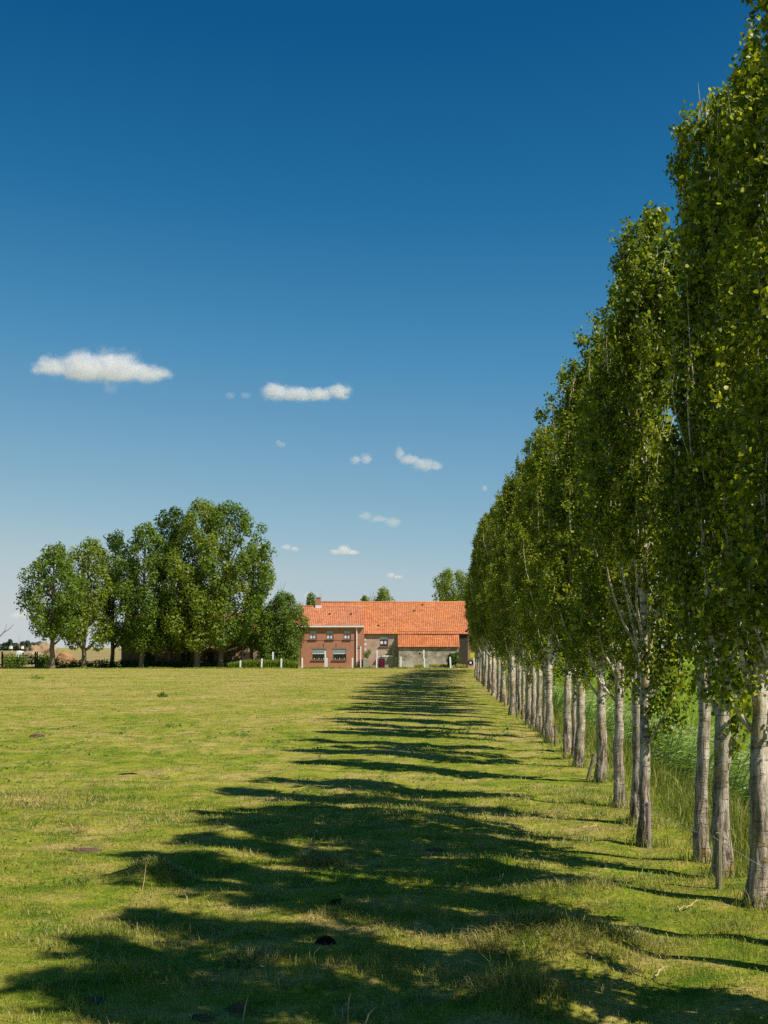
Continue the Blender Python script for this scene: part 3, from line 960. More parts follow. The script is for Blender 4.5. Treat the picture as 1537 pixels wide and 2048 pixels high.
M_LACE = simple('white_curtain', (.72, .73, .74), .9, .1, .12, 14)
M_BLIND = simple('pale_blind', (.50, .54, .53), .6, .2, .08)
M_BLINDB = simple('blue_grey_blind', (.27, .33, .36), .6, .2, .12)
M_STONE = simple('sill_stone', (.22, .17, .12), .9, .1, .2)
M_LINTEL = simple('lintel_brick', (.30, .20, .12), .9, .1, .25, 6)
M_BLOCK = simple('grey_blocks', (.36, .32, .25), .95, .05, .2, 4, .02)
M_DARK_BOARDS = None
t = NT('dark_boards')
tc = t.n('TexCoord').outputs['Object']
sp = t.n('SeparateXYZ', {0: tc})
bd = t.math('FRACT', t.math('MULTIPLY', sp.outputs[2], 5.0))
c = t.mix(t.noise(t.scale(tc, (2, 2, 12)), 1, 4), (.028, .022, .018), (.085, .070, .052))
c = t.mix(t.math('LESS_THAN', bd, .1), c, (.01, .009, .008))
M_DARK_BOARDS = t.end(t.bsdf(c, .8, .2))
t = NT('window_glass')
M_GLASS = t.end(t.bsdf((.012, .015, .016), .08, .5))
M_INSIDE = simple('dark_room', (.02, .018, .016), .9, .05, .3)

YH = 154.0
def hx(px, d=YH): return (px - CX) / F * d
def hz(py, d=YH): return EYE + (HZ - py) / F * d

def wall_front(m, x0, x1, z0, z1, y, holes, rev=.16):
    """Front wall face at y with rectangular holes (x0,x1,z0,z1) and reveals going back."""
    xs_ = sorted({x0, x1, *[h for q in holes for h in q[:2]]})
    zs_ = sorted({z0, z1, *[h for q in holes for h in q[2:]]})
    for a, b in zip(xs_[:-1], xs_[1:]):
        for c_, d_ in zip(zs_[:-1], zs_[1:]):
            cx_, cz_ = (a + b) / 2, (c_ + d_) / 2
            if any(q[0] < cx_ < q[1] and q[2] < cz_ < q[3] for q in holes):
                continue
            m.poly([(a, y, c_), (b, y, c_), (b, y, d_), (a, y, d_)])
    for a, b, c_, d_ in holes:
        m.poly([(a, y, c_), (a, y, d_), (a, y + rev, d_), (a, y + rev, c_)])
        m.poly([(b, y, c_), (b, y + rev, c_), (b, y + rev, d_), (b, y, d_)])
        m.poly([(a, y, d_), (b, y, d_), (b, y + rev, d_), (a, y + rev, d_)])
        m.poly([(a, y, c_), (a, y + rev, c_), (b, y + rev, c_), (b, y, c_)])

def pantile_roof(name, x0, x1, y0, z0, y1, z1, m, parent, back=None, tw=.24, th=.34, skew=0.0):
    """Rolled clay tiles on a slope from eaves (y0,z0) up to ridge (y1,z1); back=(y2,z2) adds the rear slope."""
    V, Fc, UV = [], [], []
    rg_ = np.random.default_rng(int(abs(x0 * 100)) + 3)
    def slope(ya, za, yb, zb):
        L = math.hypot(yb - ya, zb - za)
        nc, nr = max(2, int((x1 - x0) / tw)), max(2, int(L / th))
        nrm = np.array([0, -(zb - za) / L, (yb - ya) / L]) * (1 if yb > ya else -1)
        prof = [(0.0, .008), (.22, .038), (.42, .045), (.60, .027), (.8, .003), (1.0, .008)]
        for r in range(nr):
            t0, t1 = r / nr, (r + 1.0) / nr
            jit = rg_.normal(0, .006, nc)
            for c_ in range(nc):
                i0 = len(V)
                for tt, lift in ((t0, .016), (t1, -.002)):
                    for pf, ph in prof:
                        X = x0 + (c_ + pf) * (x1 - x0) / nc
                        sag = .075 * math.sin(X * .55 + 1) * math.sin(math.pi * tt) * .6
                        p = np.array([X, ya + (yb - ya) * tt, za + (zb - za) * tt]) + nrm * (ph + lift + jit[c_] + sag)
                        V.append(tuple(p))
                for k in range(5):
                    Fc.append([i0 + k, i0 + k + 1, i0 + 7 + k, i0 + 6 + k])
                    UV.append((c_ + .5, r + .5))
                # butt end of each tile
                j0 = len(V)
                for pf, ph in prof:
                    X = x0 + (c_ + pf) * (x1 - x0) / nc
                    sag = .075 * math.sin(X * .55 + 1) * math.sin(math.pi * t0) * .6
                    V.append(tuple(np.array([X, ya + (yb - ya) * t0, za + (zb - za) * t0]) + nrm * (ph - .004 + jit[c_] + sag)))
                for k in range(5):
                    Fc.append([i0 + k, j0 + k, j0 + k + 1, i0 + k + 1])
                    UV.append((c_ + .5, r + .5))
    slope(y0, z0, y1, z1)
    if back:
        slope(back[0], back[1], y1, z1)
    # boarding under the tiles
    i0 = len(V)
    V += [(x0, y0 + .05, z0 - .06), (x1, y0 + .05, z0 - .06), (x1, y1, z1 - .06), (x0, y1, z1 - .06)]
    Fc.append([i0, i0 + 1, i0 + 2, i0 + 3]); UV.append((.5, .5))
    o = build(name, V, Fc, m, parent)
    uvl = o.data.uv_layers.new(name='UVMap')
    arr = []
    for poly, u_ in zip(o.data.polygons, UV):
        arr += list(u_) * len(poly.vertices)
    uvl.data.foreach_set('uv', arr)
    if back:
        MB().tube([(x0, y1, z1 + .02), (x0 + (x1 - x0) * .33, y1, z1 + .035), (x0 + (x1 - x0) * .66, y1, z1 + .015), (x1, y1, z1 + .03)], .11, 8).build('ridge', m, o, True)
    return o

def window(parent, x0, x1, z0, z1, y, blind, blind_m, lace, mullion=True, sill_w=.09, frame_m=None, pots=0):
    fr = MB()
    w = .07
    fm = frame_m or M_BURG
    fr.box(x0, x0 + w, y, y + .06, z0, z1).box(x1 - w, x1, y, y + .06, z0, z1).box(x0 + w, x1 - w, y, y + .06, z1 - w, z1).box(x0 + w, x1 - w, y, y + .06, z0, z0 + w)
    if mullion:
        xm = (x0 + x1) / 2
        fr.box(xm - .045, xm + .045, y - .005, y + .055, z0 + w, z1 - w)
    wnd = fr.build('window', fm, parent)
    MB().poly([(x0 + w, y + .035, z0 + w), (x1 - w, y + .035, z0 + w), (x1 - w, y + .035, z1 - w), (x0 + w, y + .035, z1 - w)]).build('pane', M_GLASS, wnd)
    if blind:
        b = MB()
        n_ = 6
        zb = z1 - (z1 - z0) * blind
        for k in range(n_):
            a_, c_ = zb + (z1 - zb) * k / n_, zb + (z1 - zb) * (k + 1) / n_
            b.box(x0 + .01, x1 - .01, y - .055 + .004 * (k % 2), y - .02, a_, c_ - .006)
        b.build('shutter', blind_m, wnd)
    if lace:
        cz0, cz1, spans, yy = lace
        c_ = MB()
        for a_, b_ in spans:
            n_ = 10
            for k in range(n_):
                xa, xb = x0 + (x1 - x0) * (a_ + (b_ - a_) * k / n_), x0 + (x1 - x0) * (a_ + (b_ - a_) * (k + 1) / n_)
                dz = .05 * (k % 2)
                c_.poly([(xa, y + yy + .015 * (k % 2), z0 + (z1 - z0) * cz0 + dz), (xb, y + yy + .015 * ((k + 1) % 2), z0 + (z1 - z0) * cz0 + .05 - dz),
                         (xb, y + yy + .015 * ((k + 1) % 2), z0 + (z1 - z0) * cz1), (xa, y + yy + .015 * (k % 2), z0 + (z1 - z0) * cz1)])
        c_.build('curtain', M_LACE, wnd)
    MB().box(x0 - .1, x1 + .1, y - .16 - sill_w, y - .002, z0 - .11, z0 - .002).build('sill', M_STONE, wnd)
    return wnd

# --- farmhouse
house = empty('brick_farmhouse', (0, 0, 0), 'two storey red brick farmhouse with a white gutter and red framed windows', 'house')
HL, HR = hx(593.5), hx(729)
up = [(hx(a), hx(b), hz(1278.5), hz(1262)) for a, b in ((619.5, 633.5), (653.3, 667.3), (688, 702))]
lo = [(hx(a), hx(b), hz(1319.5), hz(1298)) for a, b in ((624.5, 651.8), (666, 692.8))]
m = MB()
wall_front(m, HL, HR, -.2, hz(1253), YH, up + lo)
m.poly([(HL, YH, -.2), (HL, YH, hz(1253)), (HL, 158, 7.9), (HL, 162, hz(1253)), (HL, 162, -.2)])
m.poly([(HR, YH, -.2), (HR, 162, -.2), (HR, 162, hz(1253)), (HR, 158, 7.9), (HR, YH, hz(1253))])
m.poly([(HL, 162, -.2), (HL, 162, hz(1253)), (HR, 162, hz(1253)), (HR, 162, -.2)])
wall_o = m.build('wall', M_BRICK, house)
for k, (a, b, c_, d_) in enumerate(up):
    window(house, a, b, c_, d_, YH + .10, .32, M_BLIND, (.07, .68, ((.09, .44), (.56, .91)), .02))
for k, (a, b, c_, d_) in enumerate(lo):
    w_ = window(house, a, b, c_, d_, YH + .10, .34, M_BLINDB, (.52, .70, ((.03, .97),), -.03), False, .09, M_STONE)
    for q in range(5):
        fx = a + (b - a) * (.16 + .17 * q)
        MB().tube([(fx, YH + .085, c_ + .07), (fx, YH + .085, c_ + .20)], [.05, .07], 8).build('flower_pot', M_LINTEL if q % 2 else M_WHITE, w_)
        Vp, Fp = blob_leaves([(fx, YH + .08, c_ + .33, .13)], 1500, .07, np.random.default_rng(q + k * 7))
        build('pot_plant', Vp, Fp, M_DARK, w_)
m = MB()
for a, b, c_, d_ in up:
    m.box(a - .08, b + .08, YH - .012, YH + .05, d_ + .004, d_ + .16)
for a, b, c_, d_ in lo:
    m.box(a - .1, b + .1, YH - .012, YH + .05, d_ + .004, d_ + .2)
m.build('lintel', M_LINTEL, house)
m = MB()
for px, y0, y1 in ((604.5, 1288, 1296), (647.5, 1287, 1294), (672.8, 1287, 1294), (639.5, 1256, 1260), (680.5, 1256, 1261), (601.7, 1290, 1331)):
    m.box(hx(px) - .025, hx(px) + .025, YH - .03, YH - .001, hz(y1), hz(y0))
m.box(HL + .02, hx(713), YH - .018, YH - .001, hz(1281), hz(1280.4))
m.build('wall_anchor', M_INS, house)
g_ = MB()
g_.box(hx(590), hx(728.6), YH - .42, YH - .12, hz(1254.4), hz(1251.4))
g_.box(hx(590), hx(728.6), YH - .12, YH + .02, hz(1254.6), hz(1252.6))
gut = g_.build('gutter', M_WHITE, house)
MB().tube([(hx(713.8), YH - .26, hz(1254.5)), (hx(713.8), YH - .12, hz(1257)), (hx(713.8), YH - .12, hz(1332))], .075, 8).build('downpipe', M_WHITE, house)
MB().tube([(hx(714), YH - .1, hz(1293.5)), (hx(721.8), YH - .1, hz(1294))], .04, 6).build('side_pipe', M_INS, house)
rf = pantile_roof('roof', hx(589.5), hx(728.3), YH - .35, hz(1251.2), 158.0, 8.0, M_TILE_OLD, house, back=(162.3, hz(1252)))
cz_ = EYE + (HZ - 1196) / F * 158
ch = MB()
ch.box((632.5 - CX) / F * 158, (642 - CX) / F * 158, 157.7, 158.3, 7.6, cz_)
ch.box((632 - CX) / F * 158, (642.5 - CX) / F * 158, 157.65, 158.35, cz_ + .003, cz_ + .1)
cho = ch.build('chimney', M_BRICK, rf)
MB().box((631.5 - CX) / F * 158, (643.2 - CX) / F * 158, 157.55, 158.4, 7.78, 8.12).build('flashing', M_WHITE, cho)
an = MB()
ax_ = (643.4 - CX) / F * 158
an.tube([(ax_, 158.4, 7.9), (ax_, 158.4, cz_ + 1.0)], .02, 5)
for k in range(4):
    an.tube([(ax_ - .3, 158.4, cz_ + .3 + .2 * k), (ax_ + .15, 158.4, cz_ + .3 + .2 * k)], .012, 4)
an.build('aerial', M_WIRE, rf)

# --- barn joined to the farmhouse
YB = 154.35
barn = empty('tiled_barn', (0, 0, 0), 'long barn with the big bright orange tile roof beside the farmhouse', 'barn')
BR = hx(936.2, YB)
win = [(hx(760, YB), hx(776.4, YB), hz(1292.6, YB), hz(1274, YB))]
m = MB()
ez = hz(1266.5, YB)
tx = hx(918.5, YB)
wall_front(m, HR + .01, tx, -.2, ez, YB, win)
m.poly([(BR, YB, -.2), (BR, 167, -.2), (BR, 167, ez), (BR, 160.6, 8.45), (BR, YB, ez)])
m.poly([(-8.55, 160.0, 5), (-8.55, 167, 4), (-8.55, 167, ez), (-8.55, 160.6, 8.45), (-8.55, 158.5, 7.1)])
m.poly([(-8.55, 167, -.2), (-8.55, 167, ez), (BR, 167, ez), (BR, 167, -.2)])
m.build('wall', M_BRICK_OLD, barn)
MB().box(tx + .003, BR - .003, YB - .04, YB + .1, -.1, ez - .05).build('board_wall', M_DARK_BOARDS, barn)  # right end of the wall as a panel in very dark board colour
window(barn, *win[0], YB + .10, .28, M_WHITE, (.22, .6, ((.08, .42), (.58, .85)), .02))
MB().box(win[0][0] - .1, win[0][1] + .1, YB - .012, YB + .05, win[0][3] + .004, win[0][3] + .3).build('lintel', M_BLOCK, barn)
q_ = MB()
for k in range(12):
    if k % 2 == 0:
        q_.box(HR + .02, HR + .20 + .1 * (k % 4 == 0), YB - .012, YB + .02, .3 + k * .32, .3 + k * .32 + .3)
q_.build('quoin', M_LACE, barn)
pantile_roof('roof', -8.7, 10.95, YB - .32, hz(1268, YB), 160.6, EYE + (HZ - 1204.7) / F * 160.6, M_TILE, barn, back=(167.4, hz(1268, YB)))
MB().tube([(BR + .15, YB - .3, hz(1255, YB)), (BR + .35, YB + .6, hz(1255, YB))], .16, 8).build('gutter_end', M_WHITE, barn)

def vent_tiles(parent, y0, z0, y1, z1, spots):
    for px, py in spots:
        best = min((abs(HZ - (EYE - EYE) - (py) - (z0 + (z1 - z0) * k / 200 - EYE) * F / (y0 + (y1 - y0) * k / 200)), k) for k in range(201))[1] / 200
        yy, zz_ = y0 + (y1 - y0) * best, z0 + (z1 - z0) * best
        xx = (px - CX) / F * yy
        MB().box(xx - .11, xx + .11, yy - .16, yy + .1, zz_ + .02, zz_ + .17).build('vent_tile', M_DARK_BOARDS, parent)
barn_roof = bpy.data.objects[[o.name for o in barn.children if o.name.startswith('roof')][0]]
vent_tiles(barn_roof, YB - .32, hz(1268, YB), 160.6, EYE + (HZ - 1204.7) / F * 160.6, ((846, 1210.5), (829.5, 1222.5), (758, 1252)))
vent_tiles(rf, YH - .35, hz(1251.2), 158.0, 8.0, ((660, 1229), (703, 1229)))

# --- lean-to shed
shed = empty('lean_to_shed', (0, 0, 0), 'low plastered lean-to with a red tile roof built against the barn front', 'shed')
YS = 152.9
sx0, sx1 = hx(798, YS), hx(917.5, YS)
stop_z = EYE + (HZ - 1263) / F * 154.4
m = MB()
hole = [(hx(838.3, YS), hx(841.5, YS), hz(1309, YS), hz(1305.8, YS)), (hx(807, YS), hx(810.5, YS), hz(1321, YS), hz(1319, YS))]
wall_front(m, sx0, sx1, -.2, hz(1293.4, YS), YS, hole, .3)
m.poly([(sx0, YS, -.2), (sx0, YS, hz(1293.4, YS)), (sx0, YB - .02, stop_z - .15), (sx0, YB - .02, -.2)])
m.poly([(sx1, YS, -.2), (sx1, YB - .05, -.2), (sx1, YB - .05, stop_z - .15), (sx1, YS, hz(1293.4, YS))])
m.build('wall', M_PLASTER, shed)
for a, b, c_, d_ in hole:
    MB().poly([(a, YS + .28, c_), (b, YS + .28, c_), (b, YS + .28, d_), (a, YS + .28, d_)]).build('vent', M_INSIDE, shed)
m = MB()
for k in range(26):
    xx = sx0 + .1 + (sx1 - sx0 - .2) * k / 25
    m.box(xx - .035, xx + .035, YS - .18, YS + .02, hz(1294.2, YS) - .06, hz(1293.4, YS) - .01)
m.build('rafter_end', M_DARK_BOARDS, shed)
pantile_roof('roof', sx0 - .12, sx1 + .12, YS - .25, hz(1294, YS), 154.5, stop_z, M_TILE_SHED, shed)
MB().tube([(sx0 - .1, 154.47, stop_z + .03), (sx1 + .1, 154.47, stop_z + .03)], .08, 8).build('flashing', M_TILE_SHED, shed)

# --- cellar entrance in the corner
cel = empty('cellar_entrance', (0, 0, 0), 'low grey block cellar entrance with a burgundy door in the corner by the lean-to', 'cellar entrance')
YC = 153.75
cx0, cxd, cx1 = hx(756.5, YC), hx(770, YC), sx0 - .01
m = MB()
wall_front(m, cx0, cx1, -.2, hz(1314, YC), YC, [(cx0 + .05, cxd, -.1, hz(1317.2, YC))], .1)
m.poly([(cx0, YC, -.2), (cx0, YC, hz(1314, YC)), (cx0, YB - .01, hz(1312, YC)), (cx0, YB - .01, -.2)])
m.poly([(cx0, YC, hz(1314, YC)), (cx1, YC, hz(1314, YC)), (cx1, YB - .01, hz(1312, YC)), (cx0, YB - .01, hz(1312, YC))])
m.build('wall', M_BLOCK, cel)
dr = MB()
dr.box(cx0 + .05, (cx0 + cxd) / 2, YC + .04, YC + .08, -.1, hz(1317.2, YC)).box((cx0 + cxd) / 2 + .01, cxd, YC + .04, YC + .08, -.1, hz(1317.2, YC))
dro = dr.build('door', M_DOOR, cel)
MB().box(cxd - .12, cxd - .07, YC + .01, YC + .04, .45, .6).build('handle', M_INS, dro)
MB().box(hx(763.5, YC), hx(786, YC), YC - .05, YC + .3, hz(1313.9, YC), hz(1310.6, YC)).build('ledge', M_WHITE_C, cel)
plan = empty('block_planter', (0, 0, 0), 'grey block pillar with a green plant on top, beside the farmhouse corner', 'planter')
m = MB()
for k in range(5):
    for j in range(2):
        a = hx(727, 153.0) + j * .42 + (.0 if k % 2 else -.02)
        m.box(a, a + .405, 152.95 + .006 * (k % 2), 153.8, -.05 + k * .24, .18 + k * .24)
m.build('blocks', M_BLOCK, plan)
Vp, Fp = blob_leaves([(hx(734), 153.3, 1.5, .38), (hx(737), 153.2, 1.85, .42), (hx(739), 153.2, 2.2, .25), (hx(731), 153.3, 1.75, .3)], 700, .14, np.random.default_rng(3))
build('plant', Vp, Fp, M_BROAD, plan)
MB().box(hx(740.5, 153), hx(753, 153), 152.7, 154.2, -.1, .36).build('step', M_BRICK_TAN, plan)

# climbing shrub between cellar and lean-to
def shrub(name, loc, blobs, n_per, size, m, label, cat, stems=(), group=None, rand=.75):
    e = empty(name, loc, label, cat, group)
    Vp, Fp = blob_leaves(blobs, n_per, size, np.random.default_rng(abs(int(loc[0] * 31 + loc[1]))), rand)
    build('foliage', Vp, Fp, m, e)
    s_ = MB()
    for st in (stems or [[(0, 0, -.1), (.05, 0, max(.3, blobs[0][2]))]]):
        s_.tube(st, [.05 * (1 - .7 * k / max(1, len(st) - 1)) for k in range(len(st))], 6)
    s_.build('stem', M_BARK_D, e)
    return e

c0 = at(792, 1332, 152.6)
shrub('wall_climber', (c0.x, 152.6, 0), [(0, 0, .5, .35), (-.1, 0, 1.1, .4), (-.55, .3, 1.9, .35), (-.9, .3, 2.3, .3), (-.3, .3, 2.5, .35), (-1.1, .4, 1.7, .22), (-.7, .4, 2.75, .25), (.1, .1, 1.6, .3)], 420, .13, M_DARK,
      'dark sparse climber on the barn wall left of the lean-to', 'climber', [[(0, 0, -.1), (0, .05, 1), (-.3, .2, 1.9), (-.5, .3, 2.6)], [(-.1, .1, 1.2), (-.7, .3, 1.8), (-1.1, .4, 2.2)]])
c0 = at(907.5, 1331, 150.6)
rb_ = np.random.default_rng(8)
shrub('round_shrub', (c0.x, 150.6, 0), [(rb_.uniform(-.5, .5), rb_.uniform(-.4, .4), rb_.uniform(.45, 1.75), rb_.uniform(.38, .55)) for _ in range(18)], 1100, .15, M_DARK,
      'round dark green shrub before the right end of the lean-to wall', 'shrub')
M_YGC = leaf_mat('yellow_foliage', [(0, (.20, .22, .03)), (.5, (.38, .37, .05)), (1, (.55, .50, .09))], .3, .6, .2, (1.1, 1.1, .6))
for a, b, lb in ((830, 848, 'yellow green border plant just left of the tall white post at the lean-to'), (860, 880, 'yellow green border plant in the middle of the lean-to wall foot'),
                 (879, 899, 'yellow green border plant left against the round dark shrub'), (911, 931, 'yellow green border plant right of the round dark shrub')):
    xa, xb = hx(a, 150.9), hx(b, 150.9)
    w_ = xb - xa
    shrub('border_plant', ((xa + xb) / 2, 150.9, 0), [((k - 2) / 4 * w_ * .8, rb_.uniform(-.1, .1), (.24 + rb_.uniform(0, .1)), .26) for k in range(5)], 2000, .10, M_YGC, lb, 'border plant', group='yellow border plants at the lean-to')

# --- outbuilding right of the barn and yellow machine
ob = empty('rear_outbuilding', (0, 0, 0), 'brown brick outbuilding with a sloping top seen right of the barn', 'outbuilding')
m = MB()
oy = 158.0
x0, x1 = hx(934, oy), hx(962, oy)
m.poly([(x0, oy, -.2), (x1, oy, -.2), (x1, oy, hz(1300, oy)), (x0, oy, hz(1262, oy))])
m.poly([(x0, oy, -.2), (x0, oy, hz(1262, oy)), (x0, oy + 6, hz(1262, oy)), (x0, oy + 6, -.2)])
m.poly([(x1, oy, -.2), (x1, oy + 6, -.2), (x1, oy + 6, hz(1300, oy)), (x1, oy, hz(1300, oy))])
m.build('wall', M_BRICK_TAN, ob)
MB().poly([(x0 - .1, oy - .1, hz(1261.4, oy)), (x1 + .1, oy - .1, hz(1299.8, oy)), (x1 + .1, oy + 6.1, hz(1299.8, oy)), (x0 - .1, oy + 6.1, hz(1261.4, oy))]).build('roof', M_TILE_OLD, ob)
ma = empty('farm_machine', at(945, 1331, 152), 'small yellow farm machine with a dark wheel beside the barn', 'farm machine')
MB().box(-.35, .45, -.4, .5, .95, 1.55).box(-.2, .3, -.42, -.38, 1.05, 1.45).build('hood', simple('yellow_paint', (.55, .50, .05), .5, .3, .1), ma)
MB().box(-.45, .35, -.5, .5, .55, .92).build('chassis', M_LINTEL, ma)
for sx_ in (-.25, .3):
    wm = MB()
    wm.tube([(sx_, -.62, .36), (sx_, -.46, .36)], .36, 16)
    wo = wm.build('wheel', M_INS, ma)
    MB().tube([(sx_, -.64, .36), (sx_, -.615, .36)], .14, 12).build('rim', M_WHITE, wo)

# --- long barn behind the left trees
bb = empty('brown_brick_barn', (0, 0, 0), 'long tan brick barn with an orange roof behind the left group of trees', 'barn')
y0_ = 160.0
bx0, bx1 = hx(243, y0_), hx(593, y0_)
bz = hz(1262, y0_)
m = MB()
m.box(bx0, bx1, y0_, 169, -.3, bz)
m.poly([(bx0, y0_, bz), (bx0, 169, bz), (bx0, 164.5, bz + 2.3)])
m.poly([(bx1, y0_, bz), (bx1, 164.5, bz + 2.3), (bx1, 169, bz)])
m.build('wall', M_BRICK_TAN, bb)
pantile_roof('roof', bx0 - .1, bx1 + .1, y0_ - .3, bz - .05, 164.5, bz + 2.45, M_TILE_OLD, bb, back=(169.3, bz - .05), tw=.3, th=.4)
for k, px in enumerate((300, 372, 418, 492)):
    xa = hx(px, y0_)
    dr = MB().box(xa - .6, xa + .6, y0_ - .05, y0_ - .003, -.2, 2.0).build('door', M_DARK_BOARDS, bb)

# ------------------------------------------------------------------ white concrete posts
WP = 'white concrete posts along the far edge of the pasture'
def white_post(px, pt, pb, wpx, label, tilt=0.0, kink=0.0):
    d = min(gd(max(pb, 1334.5)), 152.5) if pb > 1330 else 153.5
    d = min(d, 149.3) if pb > 1330 else 150.4
    x = (px - CX) / F * d
    zt = EYE + (HZ - pt) / F * d
    r = wpx / F * d / 2
    e = empty('white_post', (x, d, 0), label, 'post', WP)
    V, Fc = [], []
    zs = np.array([-.2, .3 * zt, .55 * zt, .6 * zt, zt - .06])
    V_ = MB()
    for a, b in ((0, 2), (2, 4)):
        z0, z1 = zs[a], zs[b]
        xo = tilt * z0 + (kink if a else 0)
        xo1 = tilt * z1 + (kink if a else 0)
        V_.poly([(xo - r, -r, z0), (xo + r, -r, z0), (xo1 + r, -r, z1), (xo1 - r, -r, z1)])
        V_.poly([(xo + r, -r, z0), (xo + r, r, z0), (xo1 + r, r, z1), (xo1 + r, -r, z1)])
        V_.poly([(xo - r, r, z0), (xo - r, -r, z0), (xo1 - r, -r, z1), (xo1 - r, r, z1)])
        V_.poly([(xo + r, r, z0), (xo - r, r, z0), (xo1 - r, r, z1), (xo1 + r, r, z1)])
        V_.poly([(xo - r, -r, z0), (xo - r, r, z0), (xo + r, r, z0), (xo + r, -r, z0)])
        V_.poly([(xo1 - r, -r, z1), (xo1 + r, -r, z1), (xo1 + r, r, z1), (xo1 - r, r, z1)])
    V_.build('shaft', M_WHITE_C, e)
    xt = tilt * zt + kink
    MB().poly([(xt - r * .98, -r * .98, zt - .058), (xt + r * .98, -r * .98, zt - .058), (xt + r * .5, -r * .5, zt), (xt - r * .5, -r * .5, zt)]) \
        .poly([(xt + r * .98, -r * .98, zt - .058), (xt + r * .98, r * .98, zt - .058), (xt + r * .5, r * .5, zt), (xt + r * .5, -r * .5, zt)]) \
        .poly([(xt + r * .98, r * .98, zt - .058), (xt - r * .98, r * .98, zt - .058), (xt - r * .5, r * .5, zt), (xt + r * .5, r * .5, zt)]) \
        .poly([(xt - r * .98, r * .98, zt - .058), (xt - r * .98, -r * .98, zt - .058), (xt - r * .5, -r * .5, zt), (xt - r * .5, r * .5, zt)]) \
        .poly([(xt - r * .5, -r * .5, zt), (xt + r * .5, -r * .5, zt), (xt + r * .5, r * .5, zt), (xt - r * .5, r * .5, zt)]).build('cap', M_WHITE_C, e)

for args in ((481, 1321, 1335, 2.8, 'short white post farthest left, at the foot of the big trees', .03), (523.5, 1317, 1335, 2.8, 'white post in long grass, second from the left', .06),
             (546.5, 1304, 1318, 3.0, 'white post standing back behind the long grass under the shrubby tree'), (563, 1317, 1336, 3.0, 'white post in front of the shrubby tree, third from left at the pasture edge', .02),
             (605, 1316, 1336, 2.8, 'white post before the left corner of the farmhouse'), (651, 1302, 1335, 2.6, 'tall white post before the left ground floor window'),
             (654.3, 1316, 1336, 2.6, 'short white post touching the tall one before the left ground floor window'), (705.5, 1316, 1334, 2.6, 'short white post left of the farmhouse downpipe'),
             (722, 1293, 1333, 2.2, 'tallest thin white post right of the farmhouse downpipe'), (754, 1301, 1334, 2.6, 'tall white post left of the burgundy cellar door', 0, .05),
             (802.5, 1314, 1334, 2.8, 'short white post before the left end of the lean-to wall'), (849.5, 1300, 1335, 2.6, 'tall kinked white post before the middle of the lean-to', .0, -.08),
             (902, 1314, 1335, 3.0, 'short leaning white post in front of the round dark shrub', -.06), (949.5, 1316, 1333, 2.6, 'white post by the yellow machine at the end of the poplars', -.05)):
    white_post(*args)

# ------------------------------------------------------------------ broad trees at the far left
def broad_tree(px, pb, ptop, half_px, d, seed, m, label, low=1300, lean=0.0, n_blob=70, trunk_r=.33, dens=62, size=.34, name='broad_poplar', group='tall trees at the far edge of the pasture', bare=0, shape=None, wf=1.36):
    rg_ = np.random.default_rng(seed)
    x0 = (px - CX) / F * d
    Ht = EYE + (HZ - ptop) / F * d
    zl = EYE + (HZ - low) / F * d
    W = half_px / F * d * wf
    e = empty(name, (x0, d, 0), label, 'tree', group)
    shape = shape or ((0, .72), (.15, .95), (.45, 1.0), (.72, .92), (.9, .62), (1, .22))
    V, Fc = [], []
    zs = np.linspace(-.2, Ht * .86, 16)
    pth = np.stack([lean * zs + np.cumsum(rg_.normal(0, .05, 16)), np.cumsum(rg_.normal(0, .05, 16)), zs], -1)
    pth -= np.array([pth[0, 0], pth[0, 1], 0])
    rad = trunk_r * (1 - zs / (Ht * .95)) ** .8 * (1 + .3 * np.exp(-np.maximum(zs, 0) / .5))
    rough_tube(V, Fc, pth, rad, 10, rg_, .05)
    blobs = []
    for k in range(n_blob):
        q = ((k + rg_.uniform(0, 1)) / n_blob) ** .92
        z = zl + (Ht - zl) * q * .97
        Rm = W * np.interp(q, [s_[0] for s_ in shape], [s_[1] for s_ in shape])
        a = k * 2.399 + rg_.normal(0, .4)
        br_ = rg_.uniform(.7, 1.25) * min(1.15, .45 + W * .18) * (1.15 - .45 * q)
        rr = max(0, Rm - br_ * .55) * rg_.uniform(.12, 1.02) ** .6
        cx_ = np.interp(z, zs, pth[:, 0]) + math.cos(a) * rr
        cy_ = np.interp(z, zs, pth[:, 1]) + math.sin(a) * rr
        blobs.append((cx_, cy_, z - br_ * .3, br_))
        if k % 2 == 0:
            z0 = max(zl * .6, z - rr * rg_.uniform(.8, 1.3) - .4)
            p = np.array([np.interp(z0, zs, pth[:, 0]), np.interp(z0, zs, pth[:, 1]), z0])
            s = np.linspace(0, 1, 6)
            end = np.array([cx_, cy_, z])
            brp = p + (end - p) * s[:, None]
            brp[:, 2] -= np.sin(s * np.pi) * .25
            r1 = float(np.interp(z0, zs, rad)) * .45 + .02
            rough_tube(V, Fc, brp, r1 * (1 - .8 * s), 6, rg_, .04)
    for k in range(bare):
        a = rg_.uniform(0, 6.3)
        z0 = rg_.uniform(zl * .9, zl + 3)
        s = np.linspace(0, 1, 6)
        p = np.array([np.interp(z0, zs, pth[:, 0]), np.interp(z0, zs, pth[:, 1]), z0])
        rough_tube(V, Fc, p + np.stack([math.cos(a) * s * 2.6, math.sin(a) * s * 2.6, s ** 1.5 * 1.6], -1), .05 * (1 - .85 * s), 5, rg_, .05)
    build('trunk', np.concatenate(V), np.concatenate(Fc), M_BARK_D, e, smooth=True)
    Vp, Fp = blob_leaves(blobs, dens * 2.4, size * .88, rg_, .42, 0, .5, 1.05)
    build('crown', Vp, Fp, m, e)
    return e

